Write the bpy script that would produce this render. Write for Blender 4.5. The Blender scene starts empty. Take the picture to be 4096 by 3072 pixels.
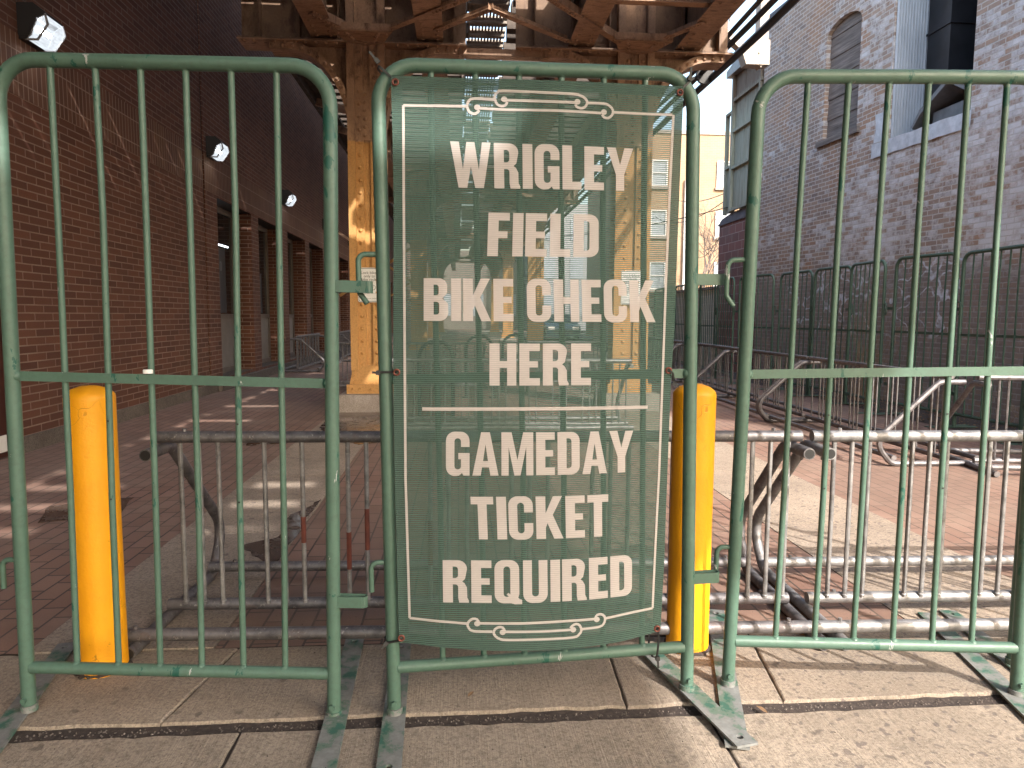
import bpy, bmesh, math, random
from mathutils import Vector, Matrix
from mathutils.geometry import tessellate_polygon
PI = math.pi; R = math.radians
random.seed(7)
scn = bpy.context.scene
COL = scn.collection

# ------------------------------------------------------------------ materials
def lin(r, g, b):
    f = lambda v: (v/255/12.92) if v/255 <= .04045 else ((v/255+.055)/1.055)**2.4
    return (f(r), f(g), f(b), 1)

class NT:
    """small wrapper round a node tree"""
    def __init__(s, name):
        s.m = bpy.data.materials.new(name); s.m.use_nodes = True
        s.t = s.m.node_tree; s.b = s.t.nodes['Principled BSDF']
        s.tc = s.n('ShaderNodeTexCoord')
    def n(s, typ, **kw):
        nd = s.t.nodes.new(typ)
        for k, v in kw.items(): setattr(nd, k, v)
        return nd
    def l(s, a, b): s.t.links.new(a, b)
    def val(s, sock, v):
        if hasattr(v, 'links'): s.l(v, sock)
        else: sock.default_value = v
    def coord(s, sc=(1, 1, 1), swap=None, src='Object'):
        o = s.tc.outputs[src]
        if swap:
            sp = s.n('ShaderNodeSeparateXYZ'); s.l(o, sp.inputs[0])
            cb = s.n('ShaderNodeCombineXYZ')
            for i, a in enumerate(swap):
                if a is not None: s.l(sp.outputs[a], cb.inputs[i])
            o = cb.outputs[0]
        mp = s.n('ShaderNodeMapping'); mp.inputs['Scale'].default_value = sc
        s.l(o, mp.inputs[0]); return mp.outputs[0]
    def noise(s, scale, detail=4, rough=.6, vec=None, dist=0):
        nd = s.n('ShaderNodeTexNoise'); nd.inputs['Scale'].default_value = scale
        nd.inputs['Detail'].default_value = detail; nd.inputs['Roughness'].default_value = rough
        nd.inputs['Distortion'].default_value = dist
        s.l(vec if vec is not None else s.tc.outputs['Object'], nd.inputs['Vector'])
        return nd.outputs['Fac']
    def ramp(s, fac, stops, interp='LINEAR'):
        nd = s.n('ShaderNodeValToRGB'); cr = nd.color_ramp; cr.interpolation = interp
        while len(cr.elements) < len(stops): cr.elements.new(.5)
        for e, (p, c) in zip(cr.elements, stops):
            e.position = p; e.color = c if isinstance(c, tuple) else (c, c, c, 1)
        s.l(fac, nd.inputs[0]); return nd.outputs[0]
    def mix(s, fac, a, b, mode='MIX'):
        nd = s.n('ShaderNodeMix', data_type='RGBA', blend_type=mode)
        s.val(nd.inputs[0], fac); s.val(nd.inputs[6], a); s.val(nd.inputs[7], b)
        return nd.outputs[2]
    def math(s, op, a, b=0.0, c=None):
        nd = s.n('ShaderNodeMath', operation=op); s.val(nd.inputs[0], a); s.val(nd.inputs[1], b)
        if c is not None: s.val(nd.inputs[2], c)
        return nd.outputs[0]
    def bump(s, h, strength=.3, dist=.01, nrm=None):
        nd = s.n('ShaderNodeBump'); nd.inputs['Strength'].default_value = strength
        nd.inputs['Distance'].default_value = dist; s.l(h, nd.inputs['Height'])
        if nrm is not None: s.l(nrm, nd.inputs['Normal'])
        s.l(nd.outputs[0], s.b.inputs['Normal']); return nd.outputs[0]
    def sep(s, i, src='Object'):
        sp = s.n('ShaderNodeSeparateXYZ'); s.l(s.tc.outputs[src], sp.inputs[0]); return sp.outputs[i]
    def out(s, col=None, rough=.6, metal=0, spec=None):
        if col is not None: s.val(s.b.inputs['Base Color'], col)
        s.val(s.b.inputs['Roughness'], rough); s.val(s.b.inputs['Metallic'], metal)
        if spec is not None: s.b.inputs['Specular IOR Level'].default_value = spec
        return s.m

def simple(name, col, rough=.6, metal=0, var=.25, scale=12, bump=.15, spec=None):
    t = NT(name); nz = t.noise(scale, 5)
    d = tuple(c*(1-var) for c in col[:3])+(1,); e = tuple(min(1, c*(1+var)) for c in col[:3])+(1,)
    c = t.ramp(nz, [(.3, d), (.7, e)])
    if bump: t.bump(t.noise(scale*6, 3), bump, .004)
    return t.out(c, rough, metal, spec)

def paint_green():
    t = NT('green paint'); rnd = t.n('ShaderNodeObjectInfo')
    base = t.ramp(t.noise(3, 4), [(.3, (.058, .112, .084, 1)), (.7, (.080, .144, .110, 1))])
    v = t.coord((1, 1, .45))
    chip = t.noise(17, 5, .62, v, .3)
    dk = t.ramp(chip, [(.635, 0.0), (.641, 1.0)])
    gr = t.ramp(t.noise(13, 6, .66, t.coord((1.2, 1.2, .5)), .5), [(.672, 0.0), (.676, 1.0)])
    c = t.mix(dk, base, (.010, .075, .055, 1)); c = t.mix(gr, c, (.40, .40, .40, 1))
    dirt = t.ramp(t.noise(60, 4, .7), [(.45, 0.0), (.8, .5)])
    c = t.mix(dirt, c, (.05, .07, .055, 1))
    h = t.math('SUBTRACT', t.noise(45, 4), t.math('MULTIPLY', t.math('ADD', dk, gr), .5))
    t.bump(h, .28, .0025)
    return t.out(c, t.ramp(t.noise(25, 3), [(.3, .38), (.7, .55)]), 0, .45)

def paint_foot():
    t = NT('worn green foot paint')
    a = t.noise(14, 7, .62, t.coord((1, 1, 1)), .12)
    c = t.ramp(a, [(.36, (.03, .095, .072, 1)), (.412, (.03, .10, .075, 1)), (.415, (.09, .135, .105, 1)), (.484, (.10, .14, .115, 1)), (.487, (.15, .155, .15, 1)), (.75, (.23, .23, .225, 1))])
    c = t.mix(t.ramp(t.noise(80, 4), [(.45, 0.0), (.8, .45)]), c, (.09, .08, .065, 1))
    t.bump(a, .35, .003)
    return t.out(c, .6, 0)

def galv(name, a, b, rust=.0, metal=.75):
    t = NT(name)
    c = t.ramp(t.noise(14, 6, .65, t.coord((1, 1, 1))), [(.3, a), (.5, b), (.72, tuple(min(1, x*1.35) for x in b[:3])+(1,))])
    rr = t.ramp(t.noise(9, 5, .7), [(.60-rust, 0.0), (.78-rust, .75)])
    c = t.mix(rr, c, (.09, .045, .028, 1))
    sp = t.ramp(t.noise(70, 3, .6), [(.62, 0.0), (.7, .6)])
    c = t.mix(sp, c, (.42, .40, .38, 1))
    t.bump(t.noise(90, 4), .3, .003)
    mm = t.math('MULTIPLY', t.math('SUBTRACT', 1.0, rr), metal)
    return t.out(c, t.ramp(t.noise(20, 4), [(.3, .46), (.7, .68)]), mm)

def brick(name, swap, w, h, c1, c2, mort, ms=.006, offset=.5, extra=None, bump=.5, rough=.85, freq=2, smooth=.1, mixn=None, sq=1):
    t = NT(name)
    vec = t.coord((1, 1, 1), swap)
    # wobble the courses a little
    wn = t.n('ShaderNodeTexNoise'); wn.inputs['Scale'].default_value = 4; t.l(vec, wn.inputs['Vector'])
    va = t.n('ShaderNodeVectorMath', operation='MULTIPLY_ADD'); t.l(wn.outputs['Color'], va.inputs[0])
    va.inputs[1].default_value = (.012, .012, 0) if extra == 'old' else (.004, .004, 0); t.l(vec, va.inputs[2]); vec = va.outputs[0]
    b = t.n('ShaderNodeTexBrick'); b.offset = offset; b.offset_frequency = freq; b.squash = sq
    b.inputs['Scale'].default_value = 1; b.inputs['Brick Width'].default_value = w; b.inputs['Row Height'].default_value = h
    b.inputs['Mortar Size'].default_value = ms; b.inputs['Mortar Smooth'].default_value = smooth; b.inputs['Bias'].default_value = 0
    b.inputs['Color1'].default_value = c1; b.inputs['Color2'].default_value = c2; b.inputs['Mortar'].default_value = mort
    t.l(vec, b.inputs['Vector'])
    return t, b, vec

def m_left_brick():
    t, b, v = brick('brown brick', (1, 2, None), .305, .0765, (.088, .030, .018, 1), (.16, .060, .034, 1), (.27, .185, .145, 1), .0065)
    # a few darker and yellower bricks, slight soiling
    n = t.noise(.9, 5, .65)
    c = t.mix(t.ramp(n, [(.35, .45), (.6, 0.0)]), b.outputs['Color'], (.10, .04, .025, 1))
    n2 = t.noise(.55, 3, .5); c = t.mix(t.ramp(n2, [(.55, 0.0), (.75, .35)]), c, (.15, .09, .045, 1))
    c = t.mix(t.ramp(t.noise(60, 4, .7), [(.35, .22), (.6, 0.0)]), c, (.03, .02, .015, 1))
    t.bump(t.math('SUBTRACT', 1.0, t.math('ADD', b.outputs['Fac'], t.math('MULTIPLY', t.noise(90, 3), .25))), .5, .006)
    return t.out(c, .82)
def m_soldier():
    t, b, v = brick('soldier course brick', (2, 1, None), .285, .0765, (.090, .036, .022, 1), (.135, .060, .036, 1), (.26, .18, .14, 1), .0065, offset=0)
    c = t.mix(t.ramp(t.noise(.6, 3), [(.5, 0.0), (.7, .4)]), b.outputs['Color'], (.22, .13, .055, 1))
    t.bump(t.math('SUBTRACT', 1.0, b.outputs['Fac']), .5, .006)
    return t.out(c, .82)
def m_pier_side():
    t, b, v = brick('pier side brick', (0, 2, None), .305, .0765, (.088, .030, .018, 1), (.16, .060, .034, 1), (.27, .185, .145, 1), .0065)
    t.bump(t.math('SUBTRACT', 1.0, b.outputs['Fac']), .5, .006)
    return t.out(b.outputs['Color'], .82)

def m_old_brick():
    t, b, v = brick('old painted brick', (1, 2, None), .215, .073, (.50, .36, .28, 1), (.28, .215, .19, 1), (.66, .60, .55, 1), .0095, extra='old', smooth=.3)
    bc = b.outputs['Color']
    z = t.sep(2); y = t.sep(1)
    # random brick hue
    cells = t.n('ShaderNodeTexBrick'); cells.offset = .5
    for k, x in (('Scale', 1), ('Brick Width', .215), ('Row Height', .073), ('Mortar Size', 0), ('Bias', -.2)): cells.inputs[k].default_value = x
    cells.inputs['Color1'].default_value = (0, 0, 0, 1); cells.inputs['Color2'].default_value = (1, 1, 1, 1); t.l(v, cells.inputs['Vector'])
    cell = cells.outputs['Color']
    isb = t.math('SUBTRACT', 1.0, b.outputs['Fac'])
    orange = t.ramp(t.noise(1.1, 4, .6), [(.52, 0.0), (.62, .5)])
    bc = t.mix(t.math('MULTIPLY', orange, isb), bc, (.50, .27, .15, 1))
    # flaking white paint in clumps that thins out to the north end and below
    big = t.noise(.42, 3, .5); fine = t.noise(6, 7, .72)
    m = t.math('ADD', t.math('MULTIPLY', big, .62), t.math('MULTIPLY', fine, .62))
    m = t.math('ADD', m, t.math('MULTIPLY', cell, .22))
    north = t.n('ShaderNodeMapRange'); north.inputs['From Min'].default_value = 11.2; north.inputs['From Max'].default_value = 13.4
    north.inputs['To Min'].default_value = 0; north.inputs['To Max'].default_value = -.10; t.l(y, north.inputs[0])
    m = t.math('ADD', m, north.outputs[0])
    low = t.n('ShaderNodeMapRange'); low.inputs['From Min'].default_value = 1.9; low.inputs['From Max'].default_value = 2.7
    low.inputs['To Min'].default_value = -.13; low.inputs['To Max'].default_value = .045; t.l(t.math('ADD', z, t.math('MULTIPLY', t.noise(1.5, 4), .8)), low.inputs[0])
    m = t.math('ADD', m, low.outputs[0])
    white = t.ramp(m, [(.68, 0.0), (.77, .62), (.88, .95)])
    white = t.math('MULTIPLY', white, t.math('MULTIPLY_ADD', isb, .65, .35))
    c = t.mix(white, bc, (.86, .83, .83, 1))
    # dark brown paint on the lowest two metres
    dz = t.n('ShaderNodeMapRange'); dz.inputs['From Min'].default_value = 2.45; dz.inputs['From Max'].default_value = 2.15
    t.l(t.math('ADD', z, t.math('MULTIPLY', t.noise(2.2, 5, .7), .5)), dz.inputs[0])
    dm = t.math('MULTIPLY', dz.outputs[0], t.ramp(t.noise(9, 6, .7), [(.33, .25), (.5, .72)]))
    c = t.mix(dm, c, (.29, .235, .215, 1))
    soot = t.ramp(t.noise(1.7, 6, .7), [(.3, .25), (.45, 0.0)])
    c = t.mix(soot, c, (.15, .12, .11, 1))
    # scrawled white spray paint
    gv = t.coord((1, 1, 1), (1, 2, None))
    wv = t.n('ShaderNodeTexNoise'); wv.inputs['Scale'].default_value = 2.4; wv.inputs['Detail'].default_value = 1.5; t.l(gv, wv.inputs['Vector'])
    line = t.math('ABSOLUTE', t.math('SUBTRACT', wv.outputs['Fac'], .5))
    gl = t.ramp(line, [(.011, 1.0), (.019, 0.0)])
    band = t.math('MULTIPLY', t.ramp(z, [(0, 0.0), (1, 1.0)]), 1.0)
    gz = t.n('ShaderNodeMapRange'); gz.interpolation_type = 'SMOOTHSTEP'; gz.inputs['From Min'].default_value = 2.25; gz.inputs['From Max'].default_value = 2.1; t.l(z, gz.inputs[0])
    gz2 = t.n('ShaderNodeMapRange'); gz2.inputs['From Min'].default_value = .95; gz2.inputs['From Max'].default_value = 1.1; t.l(z, gz2.inputs[0])
    gm = t.math('MULTIPLY', t.math('MULTIPLY', gl, gz.outputs[0]), gz2.outputs[0])
    yn = t.math('ADD', y, t.math('MULTIPLY', t.noise(3, 2), .3)); g_a = t.n('ShaderNodeMapRange'); g_a.inputs['From Min'].default_value = 9.35; g_a.inputs['From Max'].default_value = 9.5; t.l(yn, g_a.inputs[0])
    g_b = t.n('ShaderNodeMapRange'); g_b.inputs['From Min'].default_value = 13.9; g_b.inputs['From Max'].default_value = 13.7; t.l(yn, g_b.inputs[0])
    gm = t.math('MULTIPLY', t.math('MULTIPLY', gm, g_a.outputs[0]), g_b.outputs[0])
    gm = t.math('MULTIPLY', gm, t.ramp(t.noise(14, 4), [(.38, .2), (.55, .95)]))
    c = t.mix(gm, c, (.80, .80, .86, 1))
    hh = t.math('ADD', t.math('MULTIPLY', isb, 1.0), t.math('MULTIPLY', t.noise(28, 6, .75), .9))
    t.bump(hh, .8, .014)
    return t.out(c, .88)

def m_pavers():
    t, b, v = brick('brick pavers', (1, 0, None), .205, .102, (.20, .105, .075, 1), (.27, .16, .12, 1), (.035, .026, .022, 1), .0052)
    c = b.outputs['Color']
    c = t.mix(t.ramp(t.noise(.7, 5, .6), [(.4, .55), (.65, 0.0)]), c, (.16, .115, .09, 1))
    c = t.mix(t.ramp(t.noise(1.3, 5, .6), [(.5, 0.0), (.75, .35)]), c, (.36, .265, .20, 1))
    c = t.mix(t.ramp(t.noise(130, 4, .7), [(.3, .3), (.55, 0.0)]), c, (.10, .07, .06, 1))
    c = t.mix(t.ramp(t.noise(260, 2, .5), [(.72, 0.0), (.76, .6)]), c, (.6, .5, .42, 1))
    t.bump(t.math('SUBTRACT', t.math('MULTIPLY', t.noise(140, 4), .2), b.outputs['Fac']), .5, .004)
    return t.out(c, .78)

def m_concrete(name, a, b2, spots=True, streak=True):
    t = NT(name)
    c = t.ramp(t.noise(1.6, 7, .65), [(.3, a), (.7, b2)])
    c = t.mix(t.ramp(t.noise(75, 6, .85), [(.38, .8), (.54, 0.0)]), c, tuple(x*.4 for x in a[:3])+(1,))
    c = t.mix(t.ramp(t.noise(11, 5, .7), [(.35, .35), (.5, 0.0)]), c, tuple(x*.55 for x in a[:3])+(1,))
    c = t.mix(t.ramp(t.noise(240, 2, .5), [(.62, 0.0), (.72, .5)]), c, (.62, .54, .46, 1))
    if spots:
        vo = t.n('ShaderNodeTexVoronoi'); vo.inputs['Scale'].default_value = 9; vo.inputs['Randomness'].default_value = 1
        wn = t.n('ShaderNodeTexNoise'); wn.inputs['Scale'].default_value = 25; t.l(t.tc.outputs['Object'], wn.inputs['Vector'])
        va = t.n('ShaderNodeVectorMath', operation='MULTIPLY_ADD'); t.l(wn.outputs['Color'], va.inputs[0]); va.inputs[1].default_value = (.05, .05, 0); t.l(t.tc.outputs['Object'], va.inputs[2])
        t.l(va.outputs[0], vo.inputs['Vector'])
        s = t.ramp(vo.outputs['Distance'], [(.10, 1.0), (.16, 0.0)])
        s = t.math('MULTIPLY', s, t.ramp(t.noise(3.0, 3), [(.40, 0.0), (.52, .7)]))
        c = t.mix(s, c, (.09, .07, .06, 1))
        # small dark spatter, denser at the right hand end
        v2 = t.n('ShaderNodeTexVoronoi'); v2.inputs['Scale'].default_value = 30; t.l(va.outputs[0], v2.inputs['Vector'])
        s2 = t.ramp(v2.outputs['Distance'], [(.24, 1.0), (.32, 0.0)])
        sp = t.n('ShaderNodeSeparateColor'); t.l(v2.outputs['Color'], sp.inputs[0])
        s2 = t.math('MULTIPLY', s2, t.ramp(sp.outputs[0], [(.50, 0.0), (.53, .85)]))
        mr = t.n('ShaderNodeMapRange'); mr.inputs['From Min'].default_value = .6; mr.inputs['From Max'].default_value = 1.5; mr.inputs['To Min'].default_value = .12; t.l(t.math('ADD', t.sep(0), t.math('MULTIPLY', t.noise(2, 3), .6)), mr.inputs[0])
        c = t.mix(t.math('MULTIPLY', s2, mr.outputs[0]), c, (.12, .095, .085, 1))
    h = t.noise(160, 5, .7)
    if streak:
        w = t.noise(1, 3, .6, t.coord((190, 3, 1)))
        h = t.math('ADD', h, t.math('MULTIPLY', w, 1.2))
        c = t.mix(t.ramp(w, [(.4, .22), (.6, 0.0)]), c, tuple(x*.5 for x in a[:3])+(1,))
    t.bump(h, .6, .004)
    return t.out(c, .85)

def m_el_paint(k=1.0):
    t = NT('railway steel paint')
    z = t.sep(2)
    up = t.n('ShaderNodeMapRange'); up.inputs['From Min'].default_value = 3.55; up.inputs['From Max'].default_value = 3.57; t.l(z, up.inputs[0])
    lo = t.ramp(t.noise(2.5, 6, .65), [(.3, (.52, .27, .085, 1)), (.7, (.60, .33, .115, 1))])
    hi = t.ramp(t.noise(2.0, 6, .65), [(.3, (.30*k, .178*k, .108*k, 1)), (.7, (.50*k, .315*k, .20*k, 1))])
    st = t.ramp(t.noise(3, 6, .75, t.coord((2, 8, .7))), [(.50, 0.0), (.66, .8)])
    hi = t.mix(st, hi, (.075, .032, .018, 1))
    c = t.mix(up.outputs[0], lo, hi)
    c = t.mix(t.ramp(t.noise(40, 5, .7), [(.3, .35), (.55, 0.0)]), c, (.12, .06, .03, 1))
    t.bump(t.noise(28, 6, .7), .35, .006)
    return t.out(c, .6)

def m_banner(name, col, op_lo, op_hi, transl=.25):
    t = NT(name); tr = t.t
    z = t.sep(2)
    w = t.math('SINE', t.math('MULTIPLY', z, 2*PI/.0062))
    x = t.math('SINE', t.math('MULTIPLY', t.sep(0), 2*PI/.0031))
    op = t.n('ShaderNodeMapRange'); op.inputs['From Min'].default_value = -1; op.inputs['From Max'].default_value = 1
    op.inputs['To Min'].default_value = op_lo; op.inputs['To Max'].default_value = op_hi; t.l(w, op.inputs[0])
    c = t.mix(t.ramp(t.noise(2.2, 4, .6), [(.3, .3), (.7, 0.0)]), col, tuple(v*.72 for v in col[:3])+(1,))
    c = t.mix(t.ramp(t.noise(60, 3, .6, t.coord((1, 1, 9))), [(.35, .25), (.65, 0.0)]), c, tuple(v*.6 for v in col[:3])+(1,))
    d = t.n('ShaderNodeBsdfDiffuse'); t.l(c, d.inputs[0])
    tl = t.n('ShaderNodeBsdfTranslucent'); t.l(c, tl.inputs[0])
    m1 = t.n('ShaderNodeMixShader'); m1.inputs[0].default_value = transl; t.l(d.outputs[0], m1.inputs[1]); t.l(tl.outputs[0], m1.inputs[2])
    tp = t.n('ShaderNodeBsdfTransparent')
    m2 = t.n('ShaderNodeMixShader'); t.l(op.outputs[0], m2.inputs[0]); t.l(tp.outputs[0], m2.inputs[1]); t.l(m1.outputs[0], m2.inputs[2])
    t.l(m2.outputs[0], tr.nodes['Material Output'].inputs['Surface'])
    return t.m

def emis(name, col, s):
    t = NT(name); t.b.inputs['Emission Color'].default_value = col; t.b.inputs['Emission Strength'].default_value = s
    return t.out((.8, .8, .8, 1), .3)

M = {}
def mats():
    M['green'] = paint_green(); M['foot'] = paint_foot()
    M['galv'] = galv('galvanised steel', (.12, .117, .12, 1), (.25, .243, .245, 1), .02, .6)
    M['galv_dark'] = galv('weathered and shaded steel', (.075, .072, .078, 1), (.16, .15, .155, 1), .03, .6)
    M['rustbar'] = simple('red oxide primer', (.14, .035, .022, 1), .7, 0, .3, 20)
    M['lb'] = m_left_brick(); M['soldier'] = m_soldier(); M['pier'] = m_pier_side(); M['ob'] = m_old_brick()
    M['pav'] = m_pavers()
    M['conc'] = m_concrete('sidewalk concrete', (.25, .20, .155, 1), (.37, .30, .235, 1))
    M['conc2'] = m_concrete('alley concrete', (.26, .205, .16, 1), (.40, .32, .25, 1), True, False)
    M['footing'] = m_concrete('footing concrete', (.33, .28, .25, 1), (.45, .39, .35, 1), False, False)
    M['plinth'] = m_concrete('plinth concrete', (.09, .07, .06, 1), (.17, .14, .12, 1), False, False)
    M['dirt'] = simple('joint dirt', (.045, .033, .028, 1), .95, 0, .5, 60, .8)
    M['el'] = m_el_paint(); M['el_shaded'] = m_el_paint(.55)  # second copy is darker: shade under the deck put into the colour
    M['tie'] = simple('creosoted timber', (.055, .042, .034, 1), .8, 0, .5, 6, .4)
    M['wood_grey'] = simple('grey walkway timber', (.26, .23, .20, 1), .85, 0, .35, 7, .4)
    M['black'] = simple('black plastic', (.010, .010, .011, 1), .55, 0, .2, 30, 0)
    M['cable'] = simple('black cable sheath', (.02, .02, .022, 1), .55, 0, .3, 30, .1)
    t = NT('bollard yellow')
    c = t.ramp(t.noise(2.2, 5), [(.3, (.80, .33, .003, 1)), (.7, (.92, .40, .005, 1))])
    g = t.noise(38, 6, .75); z = t.sep(2)
    low = t.n('ShaderNodeMapRange'); low.inputs['From Min'].default_value = .75; low.inputs['From Max'].default_value = 0; low.inputs['To Min'].default_value = -.05; low.inputs['To Max'].default_value = .13; t.l(z, low.inputs[0])
    s = t.ramp(t.math('ADD', g, t.math('MULTIPLY', low.outputs[0], t.ramp(t.noise(4, 3), [(.45, 0.0), (.6, 1.0)]))), [(.66, 0.0), (.72, .6)])
    c = t.mix(s, c, (.10, .05, .01, 1))
    cr = t.n('ShaderNodeTexVoronoi', feature='DISTANCE_TO_EDGE'); cr.inputs['Scale'].default_value = 7
    wv = t.n('ShaderNodeVectorMath', operation='MULTIPLY_ADD'); nn = t.n('ShaderNodeTexNoise'); nn.inputs['Scale'].default_value = 9; t.l(t.tc.outputs['Object'], nn.inputs['Vector'])
    t.l(nn.outputs['Color'], wv.inputs[0]); wv.inputs[1].default_value = (.15, .15, .15); t.l(t.tc.outputs['Object'], wv.inputs[2]); t.l(wv.outputs[0], cr.inputs['Vector'])
    ck = t.math('MULTIPLY', t.ramp(cr.outputs['Distance'], [(.004, 1.0), (.012, 0.0)]), t.ramp(t.noise(2.5, 2), [(.52, 0.0), (.6, .6)]))
    c = t.mix(ck, c, (.45, .18, .0, 1))
    t.bump(t.math('SUBTRACT', t.math('ADD', t.noise(85, 4), t.math('MULTIPLY', t.noise(12, 3), 1.5)), t.math('MULTIPLY', ck, 1.2)), .35, .004)
    M['yellow'] = t.out(c, .5, 0, .5)
    M['banner'] = m_banner('green mesh fabric', (.090, .142, .120, 1), .62, .93)
    M['hem'] = m_banner('green hem fabric', (.088, .148, .122, 1), .74, 1.0)
    M['print'] = m_banner('printed letters', (.64, .575, .555, 1), .80, 1.0, .3)
    M['brass'] = simple('corroded brass', (.16, .045, .03, 1), .5, .4, .4, 60)
    t = NT('window glass'); t.b.inputs['Metallic'].default_value = 0; M['glass'] = t.out((.018, .022, .026, 1), .08, 0, .8)
    M['alu'] = simple('bronze aluminium', (.17, .145, .13, 1), .45, .3, .15, 9, .05)
    M['panel'] = simple('grey door panel', (.22, .195, .175, 1), .6, 0, .12, 4, .05)
    M['dkred'] = simple('dark red door paint', (.045, .012, .008, 1), .6, 0, .3, 4)
    M['whitep'] = simple('white paint', (.72, .70, .68, 1), .6, 0, .12, 9, .08)
    M['bronze'] = simple('dark bronze housing', (.012, .009, .008, 1), .5, .2, .2, 9, .05)
    t = NT('lamp lens')
    e = t.n('ShaderNodeEmission'); e.inputs[0].default_value = (.86, .93, 1, 1); e.inputs[1].default_value = .3
    tp = t.n('ShaderNodeBsdfTransparent'); mx = t.n('ShaderNodeMixShader'); t.l(t.ramp(t.noise(60, 2, .5, t.coord((1, .2, 1))), [(.4, .35), (.6, .6)]), mx.inputs[0])
    t.l(tp.outputs[0], mx.inputs[1]); t.l(e.outputs[0], mx.inputs[2]); t.l(mx.outputs[0], t.t.nodes['Material Output'].inputs['Surface']); M['lens'] = t.m
    M['bulb'] = emis('lamp bulb', (.93, .97, 1, 1), 22); M['reflector'] = simple('lamp reflector', (.6, .6, .6, 1), .4, .2, .05, 9, 0)
    M['lensoff'] = simple('unlit lens', (.30, .31, .32, 1), .3, 0, .1, 9, 0)
    M['mortar'] = simple('grey mortar', (.25, .2, .17, 1), .9)
    t = NT('weathered boards')
    n = t.noise(1, 6, .7, t.coord((3, 1.5, 22))); c = t.ramp(n, [(.3, (.10, .08, .07, 1)), (.55, (.24, .20, .18, 1)), (.75, (.38, .33, .30, 1))])
    t.bump(n, .4, .006); M['boards'] = t.out(c, .9)
    t = NT('green grey siding')
    n = t.noise(1, 6, .7, t.coord((14, 14, 1.4))); c = t.ramp(n, [(.3, (.24, .25, .19, 1)), (.7, (.46, .46, .37, 1))])
    zz = t.sep(2); rs = t.n('ShaderNodeMapRange'); rs.inputs['From Min'].default_value = 6.2; rs.inputs['From Max'].default_value = 6.9; t.l(t.math('ADD', zz, t.math('MULTIPLY', t.noise(2, 5, .7, t.coord((6, 6, .8))), .9)), rs.inputs[0])
    c = t.mix(t.math('MULTIPLY', rs.outputs[0], .8), c, (.11, .05, .03, 1)); t.bump(n, .3, .005); M['siding'] = t.out(c, .85)
    t, b, v = brick('red concrete block', (1, 2, None), .405, .203, (.30, .14, .125, 1), (.22, .12, .11, 1), (.46, .36, .34, 1), .009)
    c = t.mix(t.ramp(t.noise(1.5, 5, .7), [(.5, 0.0), (.68, .6)]), b.outputs['Color'], (.22, .19, .185, 1))
    t.bump(t.math('SUBTRACT', 1.0, b.outputs['Fac']), .5, .008); M['redblock'] = t.out(c, .88)
    t, b, v = brick('cinder block', (1, 2, None), .405, .203, (.60, .55, .47, 1), (.50, .46, .40, 1), (.70, .66, .58, 1), .008)
    t.bump(t.math('SUBTRACT', 1.0, b.outputs['Fac']), .5, .008); M['cinder'] = t.out(b.outputs['Color'], .88)
    t, b, v = brick('yellow brick', (0, 2, None), .22, .075, (.40, .265, .16, 1), (.33, .215, .13, 1), (.36, .29, .22, 1), .008)
    c = t.mix(t.ramp(t.noise(.5, 4), [(.4, .3), (.7, 0.0)]), b.outputs['Color'], (.27, .15, .08, 1)); M['ybrick'] = t.out(c, .85)
    t, b, v = brick('yellow brick side', (1, 2, None), .22, .075, (.40, .265, .16, 1), (.33, .215, .13, 1), (.36, .29, .22, 1), .008); M['ybrick2'] = t.out(b.outputs['Color'], .85)
    t = NT('corrugated zinc'); n = t.noise(5, 5, .6, t.coord((1, 1, .3))); M['zinc'] = t.out(t.ramp(n, [(.3, (.42, .45, .49, 1)), (.7, (.62, .65, .69, 1))]), .5, .3)
    M['duct'] = simple('dark duct paint', (.035, .036, .042, 1), .45, 0, .3, 3, .1)
    M['flash'] = simple('aluminium flashing', (.68, .68, .71, 1), .5, .2, .2, 8, .3)
    M['hood'] = simple('grey hood metal', (.22, .215, .22, 1), .55, .3, .2, 6, .1)
    M['cream'] = simple('cream painted steel', (.42, .35, .28, 1), .6, 0, .1, 5, .05)
    M['pale'] = simple('pale stucco', (.36, .37, .39, 1), .85, 0, .06, 1, .1)
    M['winl'] = simple('window blind', (.36, .40, .45, 1), .4, 0, .15, 3, 0)
    M['slate'] = simple('roof felt', (.16, .16, .18, 1), .9, 0, .3, 3)
    M['asphalt'] = simple('asphalt', (.085, .08, .075, 1), .9, 0, .3, 5)
    M['bark'] = simple('bark', (.12, .095, .085, 1), .9, 0, .3, 10)
    M['vine'] = simple('dry vine', (.25, .17, .10, 1), .9, 0, .3, 10)
    M['leaf'] = simple('dead leaves', (.22, .13, .07, 1), .9, 0, .5, 20, 0)
    M['signw'] = simple('sign white', (.78, .79, .80, 1), .45, 0, .04, 10, 0)
    M['signk'] = simple('sign ink', (.025, .045, .05, 1), .5, 0, .1, 10, 0)
    M['wtxt'] = simple('window lettering', (.16, .18, .20, 1), .5, 0, .1, 10, 0)
    M['poster'] = simple('window poster', (.028, .042, .058, 1), .4, 0, .1, 10, 0)
    M['tube'] = emis('tube reflection glow', (.9, .95, 1, 1), 1.6)  # glow stands for a lamp tube mirrored in the window
    t = NT('puddle water'); M['puddle'] = t.out((.085, .062, .050, 1), t.ramp(t.noise(9, 3), [(.4, .12), (.6, .3)]), 0, .5)
    M['carp'] = simple('dark blue car paint', (.03, .05, .08, 1), .25, .3, .1, 4, 0)
    M['tyre'] = simple('tyre rubber', (.02, .02, .02, 1), .8)
mats()

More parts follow.
